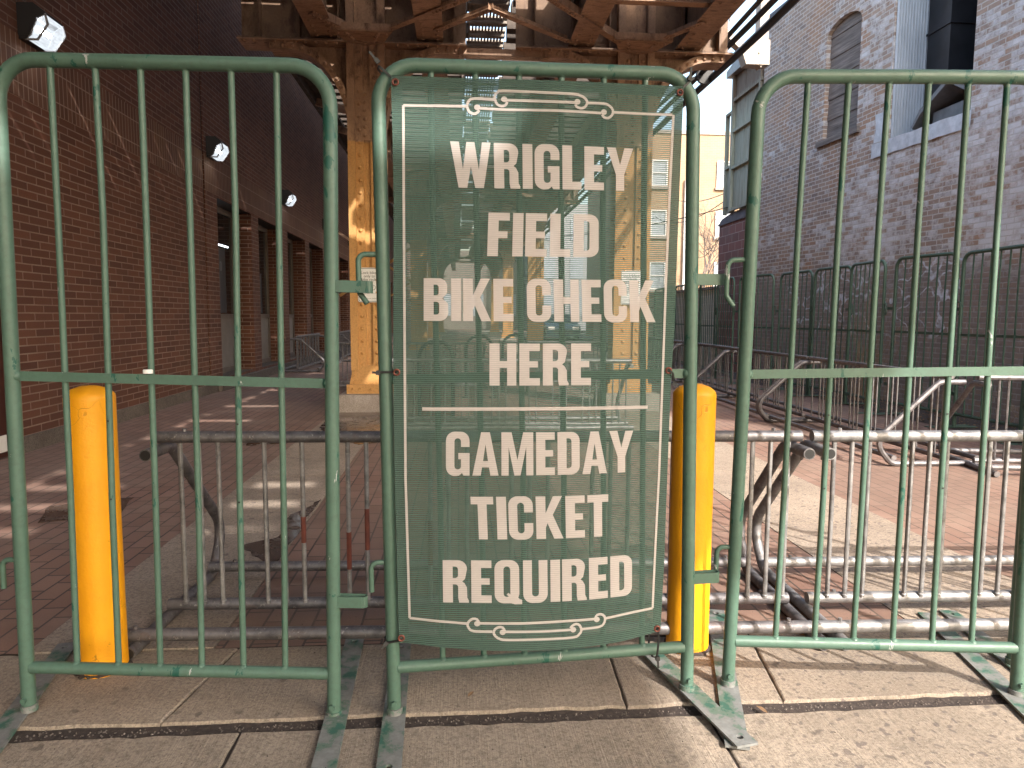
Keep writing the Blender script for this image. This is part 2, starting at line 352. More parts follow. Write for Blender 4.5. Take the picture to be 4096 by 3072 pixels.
# ------------------------------------------------------------------ mesh builder
class MB:
    def __init__(s): s.v = []; s.f = []; s.mi = []; s.cur = 0
    def add(s, vs, fs):
        o = len(s.v); s.v += [tuple(v) for v in vs]; s.f += [tuple(i+o for i in f) for f in fs]; s.mi += [s.cur]*len(fs)
    def box(s, x0, x1, y0, y1, z0, z1, M4=None):
        vs = [Vector((x, y, z)) for z in (z0, z1) for y in (y0, y1) for x in (x0, x1)]
        if M4 is not None: vs = [M4 @ v for v in vs]
        s.add(vs, [(0, 2, 3, 1), (4, 5, 7, 6), (0, 1, 5, 4), (2, 6, 7, 3), (0, 4, 6, 2), (1, 3, 7, 5)])
    def bar(s, a, b, w, h, up=(0, 0, 1)):
        """box of section w x h from a to b"""
        a = Vector(a); b = Vector(b); d = (b-a).normalized(); up = Vector(up)
        if abs(d.dot(up)) > .98: up = Vector((0, 1, 0))
        sx = d.cross(up).normalized()*w/2; sz = sx.cross(d).normalized()*h/2
        s.add([a-sx-sz, a+sx-sz, a+sx+sz, a-sx+sz, b-sx-sz, b+sx-sz, b+sx+sz, b-sx+sz],
              [(0, 1, 2, 3), (7, 6, 5, 4), (0, 4, 5, 1), (1, 5, 6, 2), (2, 6, 7, 3), (3, 7, 4, 0)])
    def tube(s, pts, r, n=12, caps=True, r2=None, hollow=False):
        pts = [Vector(p) for p in pts]; k = len(pts)
        t0 = (pts[1]-pts[0]).normalized(); u = Vector((0, 0, 1)) if abs(t0.z) < .9 else Vector((0, 1, 0))
        u = (u-t0*u.dot(t0)).normalized(); o = len(s.v)
        for i, p in enumerate(pts):
            if i == 0: t = t0
            elif i == k-1: t = (pts[-1]-pts[-2]).normalized()
            else: t = ((pts[i+1]-p).normalized()+(p-pts[i-1]).normalized()).normalized()
            u = (u-t*u.dot(t)).normalized(); w = t.cross(u)
            rr = r if r2 is None else r+(r2-r)*i/(k-1)
            for j in range(n):
                a = 2*PI*j/n; s.v.append(tuple(p+(u*math.cos(a)+w*math.sin(a))*rr))
        for i in range(k-1):
            for j in range(n):
                a = o+i*n+j; b = o+i*n+(j+1) % n; s.f.append((a, b, b+n, a+n)); s.mi.append(s.cur)
        if caps:
            s.f.append(tuple(o+j for j in range(n))[::-1]); s.f.append(tuple(o+(k-1)*n+j for j in range(n))); s.mi += [s.cur]*2
    def dome(s, c, nrm, r, n=7, h=.6):
        c = Vector(c); nz = Vector(nrm).normalized(); u = nz.orthogonal().normalized(); w = nz.cross(u); vs = []
        for k2, (rr, hh) in enumerate(((1, 0), (.8, .6), (.35, .95))):
            for j in range(n):
                a = 2*PI*j/n; vs.append(c+(u*math.cos(a)+w*math.sin(a))*r*rr+nz*r*h*hh)
        fs = [(i*n+j, i*n+(j+1) % n, (i+1)*n+(j+1) % n, (i+1)*n+j) for i in (0, 1) for j in range(n)]+[tuple(2*n+j for j in range(n))]
        s.add(vs, fs)
    def prism(s, outer, holes, fn, d0, d1, back=True, sides=True):
        """polygon with holes in (a,b), extruded d0..d1; fn(a,b,d)->xyz"""
        loops = [outer]+list(holes)
        tri = tessellate_polygon([[Vector((a, b, 0)) for a, b in l] for l in loops])
        flat = [p for l in loops for p in l]; n = len(flat)
        s.add([fn(a, b, d0) for a, b in flat], tri)
        if back: s.add([fn(a, b, d1) for a, b in flat], [t[::-1] for t in tri])
        if sides:
            o = 0
            for l in loops:
                m = len(l)
                s.add([fn(a, b, d0) for a, b in l]+[fn(a, b, d1) for a, b in l], [(i, (i+1) % m, (i+1) % m+m, i+m) for i in range(m)])
    def build(s, name, mat, parent=None, smooth=40, fix=True, loc=None):
        me = bpy.data.meshes.new(name); me.from_pydata(s.v, [], s.f)
        ml = mat if isinstance(mat, (list, tuple)) else [mat]
        for m in ml: me.materials.append(M[m])
        if len(ml) > 1: me.polygons.foreach_set('material_index', s.mi)
        if fix:
            bm = bmesh.new(); bm.from_mesh(me); bmesh.ops.recalc_face_normals(bm, faces=bm.faces); bm.to_mesh(me); bm.free()
        if smooth:
            me.polygons.foreach_set('use_smooth', [True]*len(me.polygons)); me.set_sharp_from_angle(angle=R(smooth))
        o = bpy.data.objects.new(name, me); COL.objects.link(o)
        if parent is not None: o.parent = parent
        if loc: o.location = loc
        return o

def tag(o, label, cat, group=None, kind=None):
    o['label'] = label
    if cat: o['category'] = cat
    if group: o['group'] = group
    if kind: o['kind'] = kind
    return o
def empty(name, loc, rz, label, cat, group=None):
    o = bpy.data.objects.new(name, None); o.empty_display_size = .1; COL.objects.link(o); o.location = loc; o.rotation_euler = (0, 0, rz)
    return tag(o, label, cat, group)
def struct(o): o['kind'] = 'structure'; return o
def copy_tree(o, parent=None):
    c = o.copy(); COL.objects.link(c); c.parent = parent
    for ch in KIDS.get(o.name, []): copy_tree(ch, c)
    return c
KIDS = {}
def index_kids():
    KIDS.clear()
    for o in bpy.data.objects:
        if o.parent: KIDS.setdefault(o.parent.name, []).append(o)
def fillet(pts, r, n=6):
    """round the inner corners of a polyline"""
    P = [Vector(p) for p in pts]; out = [P[0]]
    for i in range(1, len(P)-1):
        a = (P[i-1]-P[i]); b = (P[i+1]-P[i]); la = a.length; lb = b.length; a.normalize(); b.normalize()
        ang = a.angle(b)
        if ang > PI-.02: out.append(P[i]); continue
        rr = r[i-1] if isinstance(r, (list, tuple)) else r
        d = min(rr/math.tan(ang/2), la*.49, lb*.49); re = d*math.tan(ang/2)
        c = P[i]+(a+b).normalized()*(re/math.sin(ang/2)); s0 = P[i]+a*d-c; s1 = P[i]+b*d-c
        tot = s0.angle(s1)
        for k in range(n+1):
            t = k/n; w0 = math.sin((1-t)*tot)/math.sin(tot); w1 = math.sin(t*tot)/math.sin(tot)
            out.append(c+s0*w0+s1*w1)
    out.append(P[-1]); return out
def arc(cx, cy, rx, ry, a0, a1, n=8):
    return [(cx+rx*math.cos(R(a0+(a1-a0)*i/n)), cy+ry*math.sin(R(a0+(a1-a0)*i/n))) for i in range(n+1)]

# ------------------------------------------------------------------ camera frame -> alley frame (the alley runs along +Y)
HD = math.atan(116/1534)
def conv(x, y): return (x*math.cos(HD)+y*math.sin(HD), -x*math.sin(HD)+y*math.cos(HD))

# ------------------------------------------------------------------ ground
def ground():
    g = MB(); g.add([(-300, -300, -.13), (300, -300, -.13), (300, 300, -.13), (-300, 300, -.13)], [(0, 1, 2, 3)])
    struct(g.build('ground', 'asphalt', smooth=0))
    # brick paving of the alley with a concrete strip under each row of columns
    b = MB()
    for x0, x1 in ((-4.6, -1.66), (-.95, 1.92), (2.76, 5.75)):
        b.add([(x0, 2.74, 0), (x1, 2.74, 0), (x1, 70, 0), (x0, 70, 0)], [(0, 1, 2, 3)])
    struct(b.build('alley_paving', 'pav', smooth=0))
    c = MB()
    for x0, x1 in ((-1.655, -.955), (1.925, 2.755)):
        y = 2.74
        while y < 60:
            h = 1.5 if y < 5 else 1.8
            c.box(x0, x1, y+.004, y+h-.006, -.05, .003 if x0 < 0 else .002); y += h
    struct(c.build('concrete_strip', 'conc2', smooth=0))
    d = MB(); d.add([(5.75, 2.74, -.002), (9, 2.74, -.002), (9, 40, -.002), (5.75, 40, -.002)], [(0, 1, 2, 3)])
    d.add([(-12, -12, -.011), (12, -12, -.011), (12, 2.76, -.011), (-12, 2.76, -.011)], [(0, 1, 2, 3)])
    d.add([(-1.7, 2.7, -.01), (2.8, 2.7, -.01), (2.8, 60, -.01), (-1.7, 60, -.01)], [(0, 1, 2, 3)])
    struct(d.build('dirt_bed', 'dirt', smooth=0))
    # sidewalk slabs, each with worn rounded edges and an open joint round it
    s = MB()
    def slab(poly, z=0.0, wid=.012):
        n = len(poly); cx = sum(p[0] for p in poly)/n; cy = sum(p[1] for p in poly)/n
        pts = []
        for i in range(n):
            a = Vector((*poly[i], 0)); b_ = Vector((*poly[(i+1) % n], 0)); L_ = (b_-a).length; m = max(1, int(L_/.05))
            nrm = Vector((-(b_-a).y, (b_-a).x, 0)).normalized()
            for k in range(m):
                p = a.lerp(b_, k/m)
                if k and L_ < 6: p = p+nrm*(random.random()**3*(.012 if abs((b_-a).x) > abs((b_-a).y) else .004))
                pts.append(p)
        q = len(pts); c0 = Vector((cx, cy, 0)); rings = []
        for ins, zz in ((0, -.04), (0, -.010), (.002, -.003), (.007, 0)):
            rings.append([Vector((p.x+(c0-p).normalized().x*ins, p.y+(c0-p).normalized().y*ins, z+zz)) for p in pts])
        vs = [v for r in rings for v in r]; fs = []
        for k in range(3):
            for i in range(q): fs.append((k*q+i, k*q+(i+1) % q, (k+1)*q+(i+1) % q, (k+1)*q+i))
        o = len(vs); tri = tessellate_polygon([[Vector((v.x, v.y, 0)) for v in rings[3]]])
        fs += [tuple(3*q+i for i in t) for t in tri]
        s.add(vs, fs)
    g1 = .022
    def xf(y, a): return a[0]+(a[1]-a[0])*(y-2.2)/.5
    jb = [(-6.3, -6.4), (-4.6, -4.65), (-2.7, -2.72), (-.95, -.86), (.56, .585), (1.1, 1.19), (2.6, 2.66), (4.3, 4.4), (6.4, 6.4)]
    for a, b_ in zip(jb[:-1], jb[1:]):
        slab([(a[0]+.002, 2.226), (b_[0]-.002, 2.226), (b_[1]-.002, 2.738), (a[1]+.002, 2.738)], 0)
    ja = [-6.2, -4.3, -2.5, -.70, .80, 2.5, 4.2, 6.1]
    for a, b_ in zip(ja[:-1], ja[1:]):
        for y0, y1 in ((.55, 2.168), (-1.1, .54), (-2.9, -1.12)):
            slab([(a+.003, y0), (b_-.003, y0), (b_+.012, y1), (a+.018, y1)], -.004)
    struct(s.build('sidewalk', 'conc', smooth=30))
    # grit lying in the wide joint
    gb = MB()
    for i in range(900):
        x = random.uniform(-2.2, 2.6); y = 2.195+random.gauss(0, .012); r = random.uniform(.0015, .004)
        gb.dome((x, y, -.011), (0, 0, 1), r, 5, 1)
    for i in range(500):
        x = random.uniform(-1.6, 2.2); y = random.uniform(1.9, 3.4); r = random.uniform(.001, .0026)
        gb.dome((x, y, 0.0), (0, 0, 1), r, 4, 1)
    tag(gb.build('joint_grit', 'plinth'), 'loose grit scattered in the dark joint of the sidewalk', 'grit', kind='stuff')
ground()

def flat_blob(name, pts, z, mat, label, cat, kind=None):
    b = MB(); P = []
    n = len(pts)
    for i in range(n):
        a = pts[i]; c = pts[(i+1) % n]
        for k in range(5):
            t = k/5; P.append((a[0]+(c[0]-a[0])*t+random.uniform(-.012, .012), a[1]+(c[1]-a[1])*t+random.uniform(-.02, .02)))
    b.prism(P, [], lambda x, y, d: (x, y, d), z, z-.002)
    o = b.build(name, mat, smooth=0); tag(o, label, cat); 
    return o
struct(flat_blob('water_puddle', [(-.97, 5.0), (-.955, 4.2), (-.955, 3.62), (-1.03, 3.72), (-1.22, 3.98), (-1.05, 4.12), (-1.1, 4.6), (-1.02, 4.72)], .0062, 'puddle', '', None))
struct(flat_blob('water_puddle', [(-1.62, 8.9), (-1.0, 9.2), (-.7, 8.6), (-.75, 7.3), (-1.0, 7.1), (-1.35, 7.6), (-1.6, 8.2)], .0062, 'puddle', '', None))
struct(flat_blob('water_puddle', [(-2.75, 4.9), (-2.3, 5.1), (-2.2, 4.7), (-2.6, 4.5)], .0062, 'puddle', '', None))
struct(flat_blob('water_puddle', [(-2.15, 7.4), (-1.85, 7.6), (-1.8, 7.2), (-2.1, 7.1)], .0062, 'puddle', '', None))
for o in bpy.data.objects:
    if 'label' in o and o['label'] == '': del o['label']

# ------------------------------------------------------------------ crowd barriers
WB, HB, ZM, ZB = .993, 2.051, 1.103, .166
def warp_fn(p):
    lean, rl, sh, dH, dm, dW, lean2, dzb = p
    def f(lx, ly, z):
        s = lx/WB; lx = s*(WB+dW)
        zz = z*(1+dH*s); a0 = lx*math.cos(rl)-zz*math.sin(rl)+sh*z; a2 = zz*math.cos(rl)+lx*math.sin(rl); ln = lean+lean2*s
        return Vector((a0, a2*math.sin(ln)+ly, a2*math.cos(ln)))
    return f
def make_barrier(loc, yaw, p, label, feet=None, group=None, hooks=True, loops=True, detail=True, nbars=6):
    root = empty('crowd_barrier', (*loc, 0), yaw, label, 'barrier', group)
    W = warp_fn(p); dm = p[4]; dzb = p[7]; n = 16 if detail else 8
    mat = 'green'
    fr = MB()
    pts = fillet([(0, 0, .012), (0, 0, HB), (WB, 0, HB), (WB, 0, .012)], .115, 9 if detail else 5)
    dense = []
    for a, b in zip(pts[:-1], pts[1:]):
        k = max(1, int((b-a).length/.3))
        for i in range(k): dense.append(a.lerp(b, i/k))
    dense.append(pts[-1])
    fr.tube([W(*q) for q in dense], .0218, n)
    if detail:
        for x in (0, WB):       # bolt heads on the sleeves and weld beads
            fr.tube([W(x, -.018, .055), W(x, -.031, .055)], .009, 6)
            for z in (ZM+dm, ZB+dzb, ): fr.dome(W(x+(.02 if x == 0 else -.02), -.002, z), (1 if x == 0 else -1, -.3, 0), .017, 8, .5)
    fr.build('frame', mat, root)
    b = MB(); b.tube([W(.015, 0, ZB+dzb), W(WB*.5, 0, ZB+dzb-.001), W(WB-.015, 0, ZB+dzb)], .0195, n); b.build('bottom_rail', mat, root)
    m = MB(); k = 6
    for i in range(k):
        x0 = .012+(WB-.024)*i/k; x1 = .012+(WB-.024)*(i+1)/k
        m.bar(W(x0, -.001, ZM+dm), W(x1, -.001, ZM+dm), .030, .007, (0, 1, 0))
    m.build('middle_bar', mat, root)
    gap = .165*WB/1.03; sp = (WB-2*gap)/(nbars-1)
    for i in range(nbars):
        x = gap+sp*i; v = MB()
        js = random.uniform(-.003, .003) if detail else 0
        v.tube([W(x, 0.007, ZB+dzb), W(x+js, .009, .7), W(x, .009, ZM), W(x-js, .009, 1.6), W(x, .002, HB-.01)], .0098, 10 if detail else 6)
        if detail:
            for z in (ZB+dzb+.018, HB-.02): v.dome(W(x, 0, z), (0, -.2, 1 if z < 1 else -1), .013, 8, .4)
            if i in (1, 4):
                v.cur = 1
                for z in (.97, .72): v.tube([W(x, -.0005, z), W(x, -.002, z)], .0032, 8)
                v.cur = 0
        v.build('bar', [mat, 'black'] if detail else mat, root)
    if hooks:
        for z0, z1 in ((1.485, 1.37), (.515, .42)):
            h = MB()
            h.tube([W(*q) for q in fillet([(-.015, 0, z0), (-.074, 0, z0), (-.074, 0, z1), (-.050, -.008, z1-.035)] if z0 > 1 else [(-.015, 0, z0), (-.062, 0, z0), (-.062, 0, z1)], .022, 6)], .0085, 10)
            h.build('hook', 'green', root)
    if loops:
        for zc in (1.405, .405):
            l = MB(); Lh = .018; x1 = WB+.125 if zc > 1 else WB+.108
            path = [(WB+.012, -.014)]+[(x1-.014+.014*math.sin(a), -.014*math.cos(a)) for a in [PI*i/8 for i in range(9)]]+[(WB+.012, .014)]
            for (xa, ya), (xb, yb) in zip(path[:-1], path[1:]):
                l.bar(W(xa, ya, zc), W(xb, yb, zc), .0035, 2*Lh, (0, 0, 1))
            l.build('latch_loop', 'green', root)
    # flat feet
    Mi = Matrix.Rotation(-yaw, 3, 'Z')
    if feet is None: feet = [((0, -.28), (0, .28), .009), ((WB, -.28), (WB, .28), .009)]; loc_feet = True
    else: loc_feet = False
    for i, (a, b_, zf) in enumerate(feet):
        if not loc_feet:
            a = Mi @ Vector((a[0]-loc[0], a[1]-loc[1], 0)); b_ = Mi @ Vector((b_[0]-loc[0], b_[1]-loc[1], 0))
        a = Vector((a[0], a[1], 0)); b_ = Vector((b_[0], b_[1], 0))
        f = MB(); d = (b_-a); Ln = d.length; d.normalize(); sx = Vector((d.y, -d.x, 0)); w = .036
        hole = arc(.04, 0, .011, .011, 0, 360, 12)[:-1]
        hole2 = arc(Ln-.04, 0, .011, .011, 0, 360, 12)[:-1]
        out = [(0, -w), (Ln, -w), (Ln, w), (0, w)]
        fn = lambda u_, v_, z: a+d*u_+sx*v_+Vector((0, 0, z))
        f.prism(out, [hole, hole2] if detail else [], fn, zf+.006, zf-.002)
        if detail:   # the collar the post stands in
            px = W(0 if i == 0 else WB, 0, .02)
            f.tube([px+Vector((0, 0, -.01)), px+Vector((0, 0, .012))], .026, 16)
        f.build('foot', 'foot' if detail else 'green', root)
    return root

BP = {0: (-1.5695, 2.2035, -.0088, (-.0046, -.0113, .0039, -.0057, .002, .0036, -.005, -.0087)),
      1: (-.376, 2.1969, .1395, (.0136, .0092, -.0056, .0039, -.004, .001, -.0029, -.0018)),
      2: (.7649, 2.3871, -.0531, (-.0374, -.0039, .0018, .0169, .0075, -.0112, .0705, .0081))}
def bplace(i):
    x, y, yaw, p = BP[i]; return conv(x, y), yaw-HD, p
l0, w0, p0 = bplace(0); l1, w1, p1 = bplace(1); l2, w2, p2 = bplace(2)
make_barrier(l0, w0, p0, 'green steel barrier beside the yellow bollard at left, white cap on its middle bar',
             [((-1.38, 2.05), (-1.53, 2.80), .006), ((-.385, 1.90), (-.415, 2.78), .006)])
make_barrier(l1, w1, p1, 'green steel barrier that carries the mesh banner',
             [((-.20, 1.90), (-.225, 2.72), .006), ((.862, 1.955), (.722, 2.60), .018)])
make_barrier(l2, w2, p2, 'green steel barrier right of the banner, in front of the old brick wall',
             [((.835, 1.965), (1.13, 2.95), .006), ((1.86, 2.02), (2.045, 2.86), .006)])
nb = conv(1.82, 2.42)
make_barrier((2.07, 2.40), .05, (0.0,)*8, 'green barrier at the right edge, only its steel foot in view',
             [((2.02, 2.05), (2.155, 2.88), .006), ((3.05, 2.05), (3.05, 2.85), .006)], hooks=False)

# ------------------------------------------------------------------ banner
W1 = warp_fn(p1)
def gdep(lx, z):
    t = min(1, max(0, (2.0-z)/1.75)); s = min(1, max(0, (lx-.04)/.9))
    return -(.034+.07*math.sin(PI*s)*t**2+.008*math.sin(PI*s)+.0028*math.sin(9*s+3*z)*math.sin(2.2*z+1)+.004*math.exp(-((s-.10-.03*z)/.035)**2)*math.sin(PI*min(1, z/2)))
def on_banner(lx, z, d=0.0):
    return W1(lx, gdep(lx, z)-d, z)
def interp(tab, t):
    for (a, b), (c, d) in zip(tab[:-1], tab[1:]):
        if t <= c: return b+(d-b)*(t-a)/(c-a)
    return tab[-1][1]
LE = [(0, .0391), (.105, .0399), (.21, .0385), (.51, .0236), (.735, .0205), (.8, .0215), (1, .0209)]
RE = [(0, .948), (.437, .923), (.524, .913), (.71, .9021), (.87, .893), (1, .8784)]
TE = [(0, 2.0085), (.25, 2.0065), (.63, 2.0058), (1, 2.0043)]
BE = [(0, .262), (.15, .2529), (.30, .245), (.45, .2405), (.67, .2377), (.85, .2415), (1, .2509)]
def ban(u, v, d=0.0):
    x = interp(LE, v)*(1-u)+interp(RE, v)*u; z = interp(TE, u)*(1-v)+interp(BE, u)*v
    return on_banner(x, z, d)
br = empty('mesh_banner', (*l1, 0), w1, 'green mesh banner with pale lettering about bike check, tied to the middle barrier', 'banner')
def bgrid(mb, u0, u1, v0, v1, nu, nv, d):
    vs = [ban(u0+(u1-u0)*i/nu, v0+(v1-v0)*j/nv, d) for j in range(nv+1) for i in range(nu+1)]
    mb.add(vs, [(j*(nu+1)+i, j*(nu+1)+i+1, (j+1)*(nu+1)+i+1, (j+1)*(nu+1)+i) for j in range(nv) for i in range(nu)])
f = MB(); bgrid(f, 0, 1, 0, 1, 44, 90, 0); f.build('fabric', 'banner', br, 60)
hm = MB(); hu = .036; hv = .019
bgrid(hm, 0, hu, hv, 1-hv, 2, 80, -.0012); bgrid(hm, 1-hu, 1, hv, 1-hv, 2, 80, -.0012)
bgrid(hm, 0, 1, 0, hv, 44, 1, -.0012); bgrid(hm, 0, 1, 1-hv, 1, 44, 1, -.0012)
hm.build('hem', 'hem', br, 60)

# glyph outlines, cap height 1
def G(ch, s=.215):
    def rr(w, y0, y1, r, x0=0): # rounded rect, ccw
        return arc(w-r, y0+r, r, r, -90, 0, 6)+arc(w-r, y1-r, r, r, 0, 90, 6)+arc(x0+r, y1-r, r, r, 90, 180, 6)+arc(x0+r, y0+r, r, r, 180, 270, 6)
    h = .178
    if ch == 'I': return .195, [([(0, 0), (s, 0), (s, 1), (0, 1)], [])]
    if ch == 'L': return .42, [([(0, 0), (.42, 0), (.42, h), (s, h), (s, 1), (0, 1)], [])]
    if ch == 'E': return .44, [([(0, 0), (.44, 0), (.44, h), (s, h), (s, .43), (.40, .43), (.40, .58), (s, .58), (s, 1-h), (.44, 1-h), (.44, 1), (0, 1)], [])]
    if ch == 'F': return .44, [([(0, 0), (s, 0), (s, .42), (.40, .42), (.40, .575), (s, .575), (s, 1-h), (.44, 1-h), (.44, 1), (0, 1)], [])]
    if ch == 'T': return .49, [([(.147, 0), (.343, 0), (.343, 1-h), (.49, 1-h), (.49, 1), (0, 1), (0, 1-h), (.147, 1-h)], [])]
    if ch == 'H': return .57, [([(0, 0), (s, 0), (s, .42), (.375, .42), (.375, 0), (.57, 0), (.57, 1), (.375, 1), (.375, .585), (s, .585), (s, 1), (0, 1)], [])]
    if ch == 'W': return .86, [([(.16, 0), (.345, 0), (.43, .47), (.515, 0), (.70, 0), (.86, 1), (.675, 1), (.60, .40), (.515, 1), (.345, 1), (.26, .40), (.185, 1), (0, 1)], [])]
    if ch == 'Y': return .60, [([(.205, 0), (.395, 0), (.395, .38), (.60, 1), (.40, 1), (.30, .60), (.20, 1), (0, 1), (.205, .38)], [])]
    if ch == 'K': return .60, [([(0, 0), (s, 0), (s, .26), (.255, .37), (.40, 0), (.61, 0), (.375, .56), (.59, 1), (.385, 1), (s, .60), (s, 1), (0, 1)], [])]
    if ch == 'M': return .74, [([(0, 0), (.165, 0), (.165, .66), (.30, 0), (.44, 0), (.575, .66), (.575, 0), (.74, 0), (.74, 1), (.505, 1), (.37, .36), (.235, 1), (0, 1)], [])]
    if ch == 'A': return .60, [([(0, 0), (.19, 0), (.22, .19), (.38, .19), (.41, 0), (.60, 0), (.40, 1), (.20, 1)], [[(.243, .335), (.357, .335), (.30, .72)]])]
    if ch == 'D': return .53, [([(0, 0)]+arc(.53-.2, .2, .2, .2, -90, 0, 6)+arc(.53-.2, .8, .2, .2, 0, 90, 6)+[(0, 1)], [[(s, .15)]+arc(.335-.07, .22, .07, .07, -90, 0, 4)+arc(.335-.07, .78, .07, .07, 0, 90, 4)+[(s, .85)]])]
    if ch == 'B': return .53, [([(0, 0)]+arc(.34, .19, .19, .19, -90, 0, 6)+arc(.34, .36, .19, .15, 0, 60, 4)+[(.40, .525)]+arc(.32, .69, .19, .14, -50, 0, 4)+arc(.33, .81, .18, .19, 0, 90, 6)+[(0, 1)],
        [[(s, .15)]+arc(.27, .21, .065, .06, -90, 0, 4)+arc(.27, .39, .065, .06, 0, 90, 4)+[(s, .45)], [(s, .60)]+arc(.265, .66, .06, .06, -90, 0, 4)+arc(.265, .79, .06, .06, 0, 90, 4)+[(s, .85)]])]
    if ch == 'R': return .55, [([(0, 0), (s, 0), (s, .43), (.27, .43)]+arc(.27, .37, .06, .06, 90, 0, 4)+[(.33, .12), (.35, 0), (.56, 0), (.56, .05), (.525, .12), (.52, .36), (.47, .46), (.42, .50), (.48, .56)]+arc(.33, .80, .195, .20, -20, 90, 7)+[(0, 1)],
        [[(s, .58)]+arc(.265, .645, .065, .065, -90, 0, 4)+arc(.265, .785, .065, .065, 0, 90, 4)+[(s, .85)]])]
    if ch == 'U': return .54, [(arc(.2, .2, .2, .21, 180, 270, 6)+arc(.34, .2, .2, .21, 270, 360, 6)+[(.54, 1), (.345, 1), (.345, .22)]+arc(.27, .215, .075, .075, 0, -180, 8)+[(.195, 1), (0, 1)], [])]
    o = arc(.2, .2, .2, .21, 180, 270, 6)+arc(.34, .2, .2, .21, 270, 360, 6)
    top = arc(.34, .8, .2, .21, 0, 90, 6)+arc(.2, .8, .2, .21, 90, 180, 6)
    hole = arc(.27, .22, .075, .08, 180, 360, 8)+arc(.27, .78, .075, .08, 0, 180, 8)
    if ch == 'O': return .54, [(o+top, [hole])]
    if ch == 'Q': return .56, [(arc(.2, .2, .2, .21, 180, 270, 6)+[(.36, -.01), (.44, -.035), (.60, -.035), (.60, .07), (.545, .085), (.515, .12), (.54, .2)]+top, [arc(.27, .22, .075, .08, 180, 300, 6)+[(.26, .20), (.30, .235), (.345, .20)]+arc(.27, .78, .075, .08, 0, 180, 8)])]
    if ch == 'C': return .54, [(arc(.2, .2, .2, .21, 180, 270, 6)+arc(.34, .2, .2, .21, 270, 360, 6)+[(.54, .38), (.345, .38), (.345, .22)]+arc(.27, .215, .075, .075, 0, -180, 8)+[(.195, .78)]+arc(.27, .785, .075, .075, 180, 0, 8)+[(.345, .63), (.54, .63)]+top, [])]
    if ch == 'G': return .54, [(arc(.2, .2, .2, .21, 180, 270, 6)+[(.30, .0), (.37, .06), (.40, 0), (.54, 0), (.54, .52), (.285, .52), (.285, .375), (.345, .375), (.345, .24)]+arc(.27, .215, .075, .075, 0, -180, 8)+[(.195, .78)]+arc(.27, .785, .075, .075, 180, 0, 8)+[(.345, .66), (.54, .66)]+top, [])]
    return .17, []
def text_mesh(txt, corners, name, d=.0016, gapx=.066):
    """lay a line of glyphs into the quad TL TR BL BR on the banner, cut fine enough to follow the cloth"""
    x = 0; gl = []
    for ch in txt:
        w, polys = G(ch); gl.append((x, polys)); x += w+gapx
    tot = x-gapx; bm = bmesh.new()
    for ox, polys in gl:
        for outer, holes in polys:
            loops = [outer]+holes; flat = [p for l in loops for p in l]
            vs = [bm.verts.new(((a+ox)/tot, b, 0)) for a, b in flat]
            for t in tessellate_polygon([[Vector((a, b, 0)) for a, b in l] for l in loops]):
                try: bm.faces.new([vs[i] for i in t])
                except ValueError: pass
    n = 24
    for i in range(1, n):
        bmesh.ops.bisect_plane(bm, geom=bm.verts[:]+bm.edges[:]+bm.faces[:], plane_co=(i/n, 0, 0), plane_no=(1, 0, 0))
    for i in range(1, 4):
        bmesh.ops.bisect_plane(bm, geom=bm.verts[:]+bm.edges[:]+bm.faces[:], plane_co=(0, i/4, 0), plane_no=(0, 1, 0))
    TL, TR, BL_, BR_ = [Vector(c) for c in corners]
    for v in bm.verts:
        u, t = v.co.x, v.co.y; q = (BL_*(1-u)+BR_*u)*(1-t)+(TL*(1-u)+TR*u)*t
        v.co = on_banner(q.x, q.y, d)
    bmesh.ops.recalc_face_normals(bm, faces=bm.faces)
    me = bpy.data.meshes.new(name); bm.to_mesh(me); bm.free(); me.materials.append(M['print'])
    o = bpy.data.objects.new(name, me); COL.objects.link(o); o.parent = br; return o
TX = {'WRIGLEY': [(.2112, 1.8199), (.7821, 1.8091), (.2339-.022, 1.6828), (.7566+.025, 1.6782)],
      'FIELD': [(.3244, 1.6085), (.6692, 1.6044), (.3181, 1.4767), (.6686, 1.4729)],
      'BIKE CHECK': [(.1231, 1.41), (.8523, 1.4007), (.1203, 1.2804), (.856, 1.2686)],
      'HERE': [(.3207, 1.2086), (.6424, 1.2041), (.3185, 1.0782), (.641, 1.0728)],
      'GAMEDAY': [(.1813, .9361), (.7813, .923), (.1785, .7997), (.7807, .7896)],
      'TICKET': [(.2532, .7319), (.6942, .7234), (.2563, .5976), (.6925, .5892)],
      'REQUIRED': [(.163, .5329), (.774, .521), (.1617, .3981), (.7728, .3888)]}
for k, c in TX.items(): text_mesh(k, c, 'lettering')
rl_ = MB()
def ribbon(mb, pts, w, d):
    P = [Vector((a, b)) for a, b in pts]; Q = []
    if len(P) > 2:   # Catmull-Rom
        E_ = [P[0]*2-P[1]]+P+[P[-1]*2-P[-2]]
        for i in range(1, len(E_)-2):
            k = max(2, min(8, int((E_[i+1]-E_[i]).length/.006)))
            for j in range(k):
                t = j/k; a, b, c, e = E_[i-1:i+3]
                Q.append(.5*((2*b)+(c-a)*t+(2*a-5*b+4*c-e)*t*t+(3*b-a-3*c+e)*t**3))
        Q.append(P[-1])
    else: Q = [P[0].lerp(P[1], i/20) for i in range(21)]
    vs = []
    for i, q in enumerate(Q):
        t = (Q[min(i+1, len(Q)-1)]-Q[max(i-1, 0)]).normalized(); n = Vector((-t.y, t.x))*w/2
        for s_ in (n, -n): vs.append(on_banner(q.x+s_.x, q.y+s_.y, d))
    mb.add(vs, [(2*i, 2*i+1, 2*i+3, 2*i+2) for i in range(len(Q)-1)])
ribbon(rl_, [(.1102, 1.0092), (.8310, .9965)], .0105, .0016); rl_.build('rule_line', 'print', br, 60)
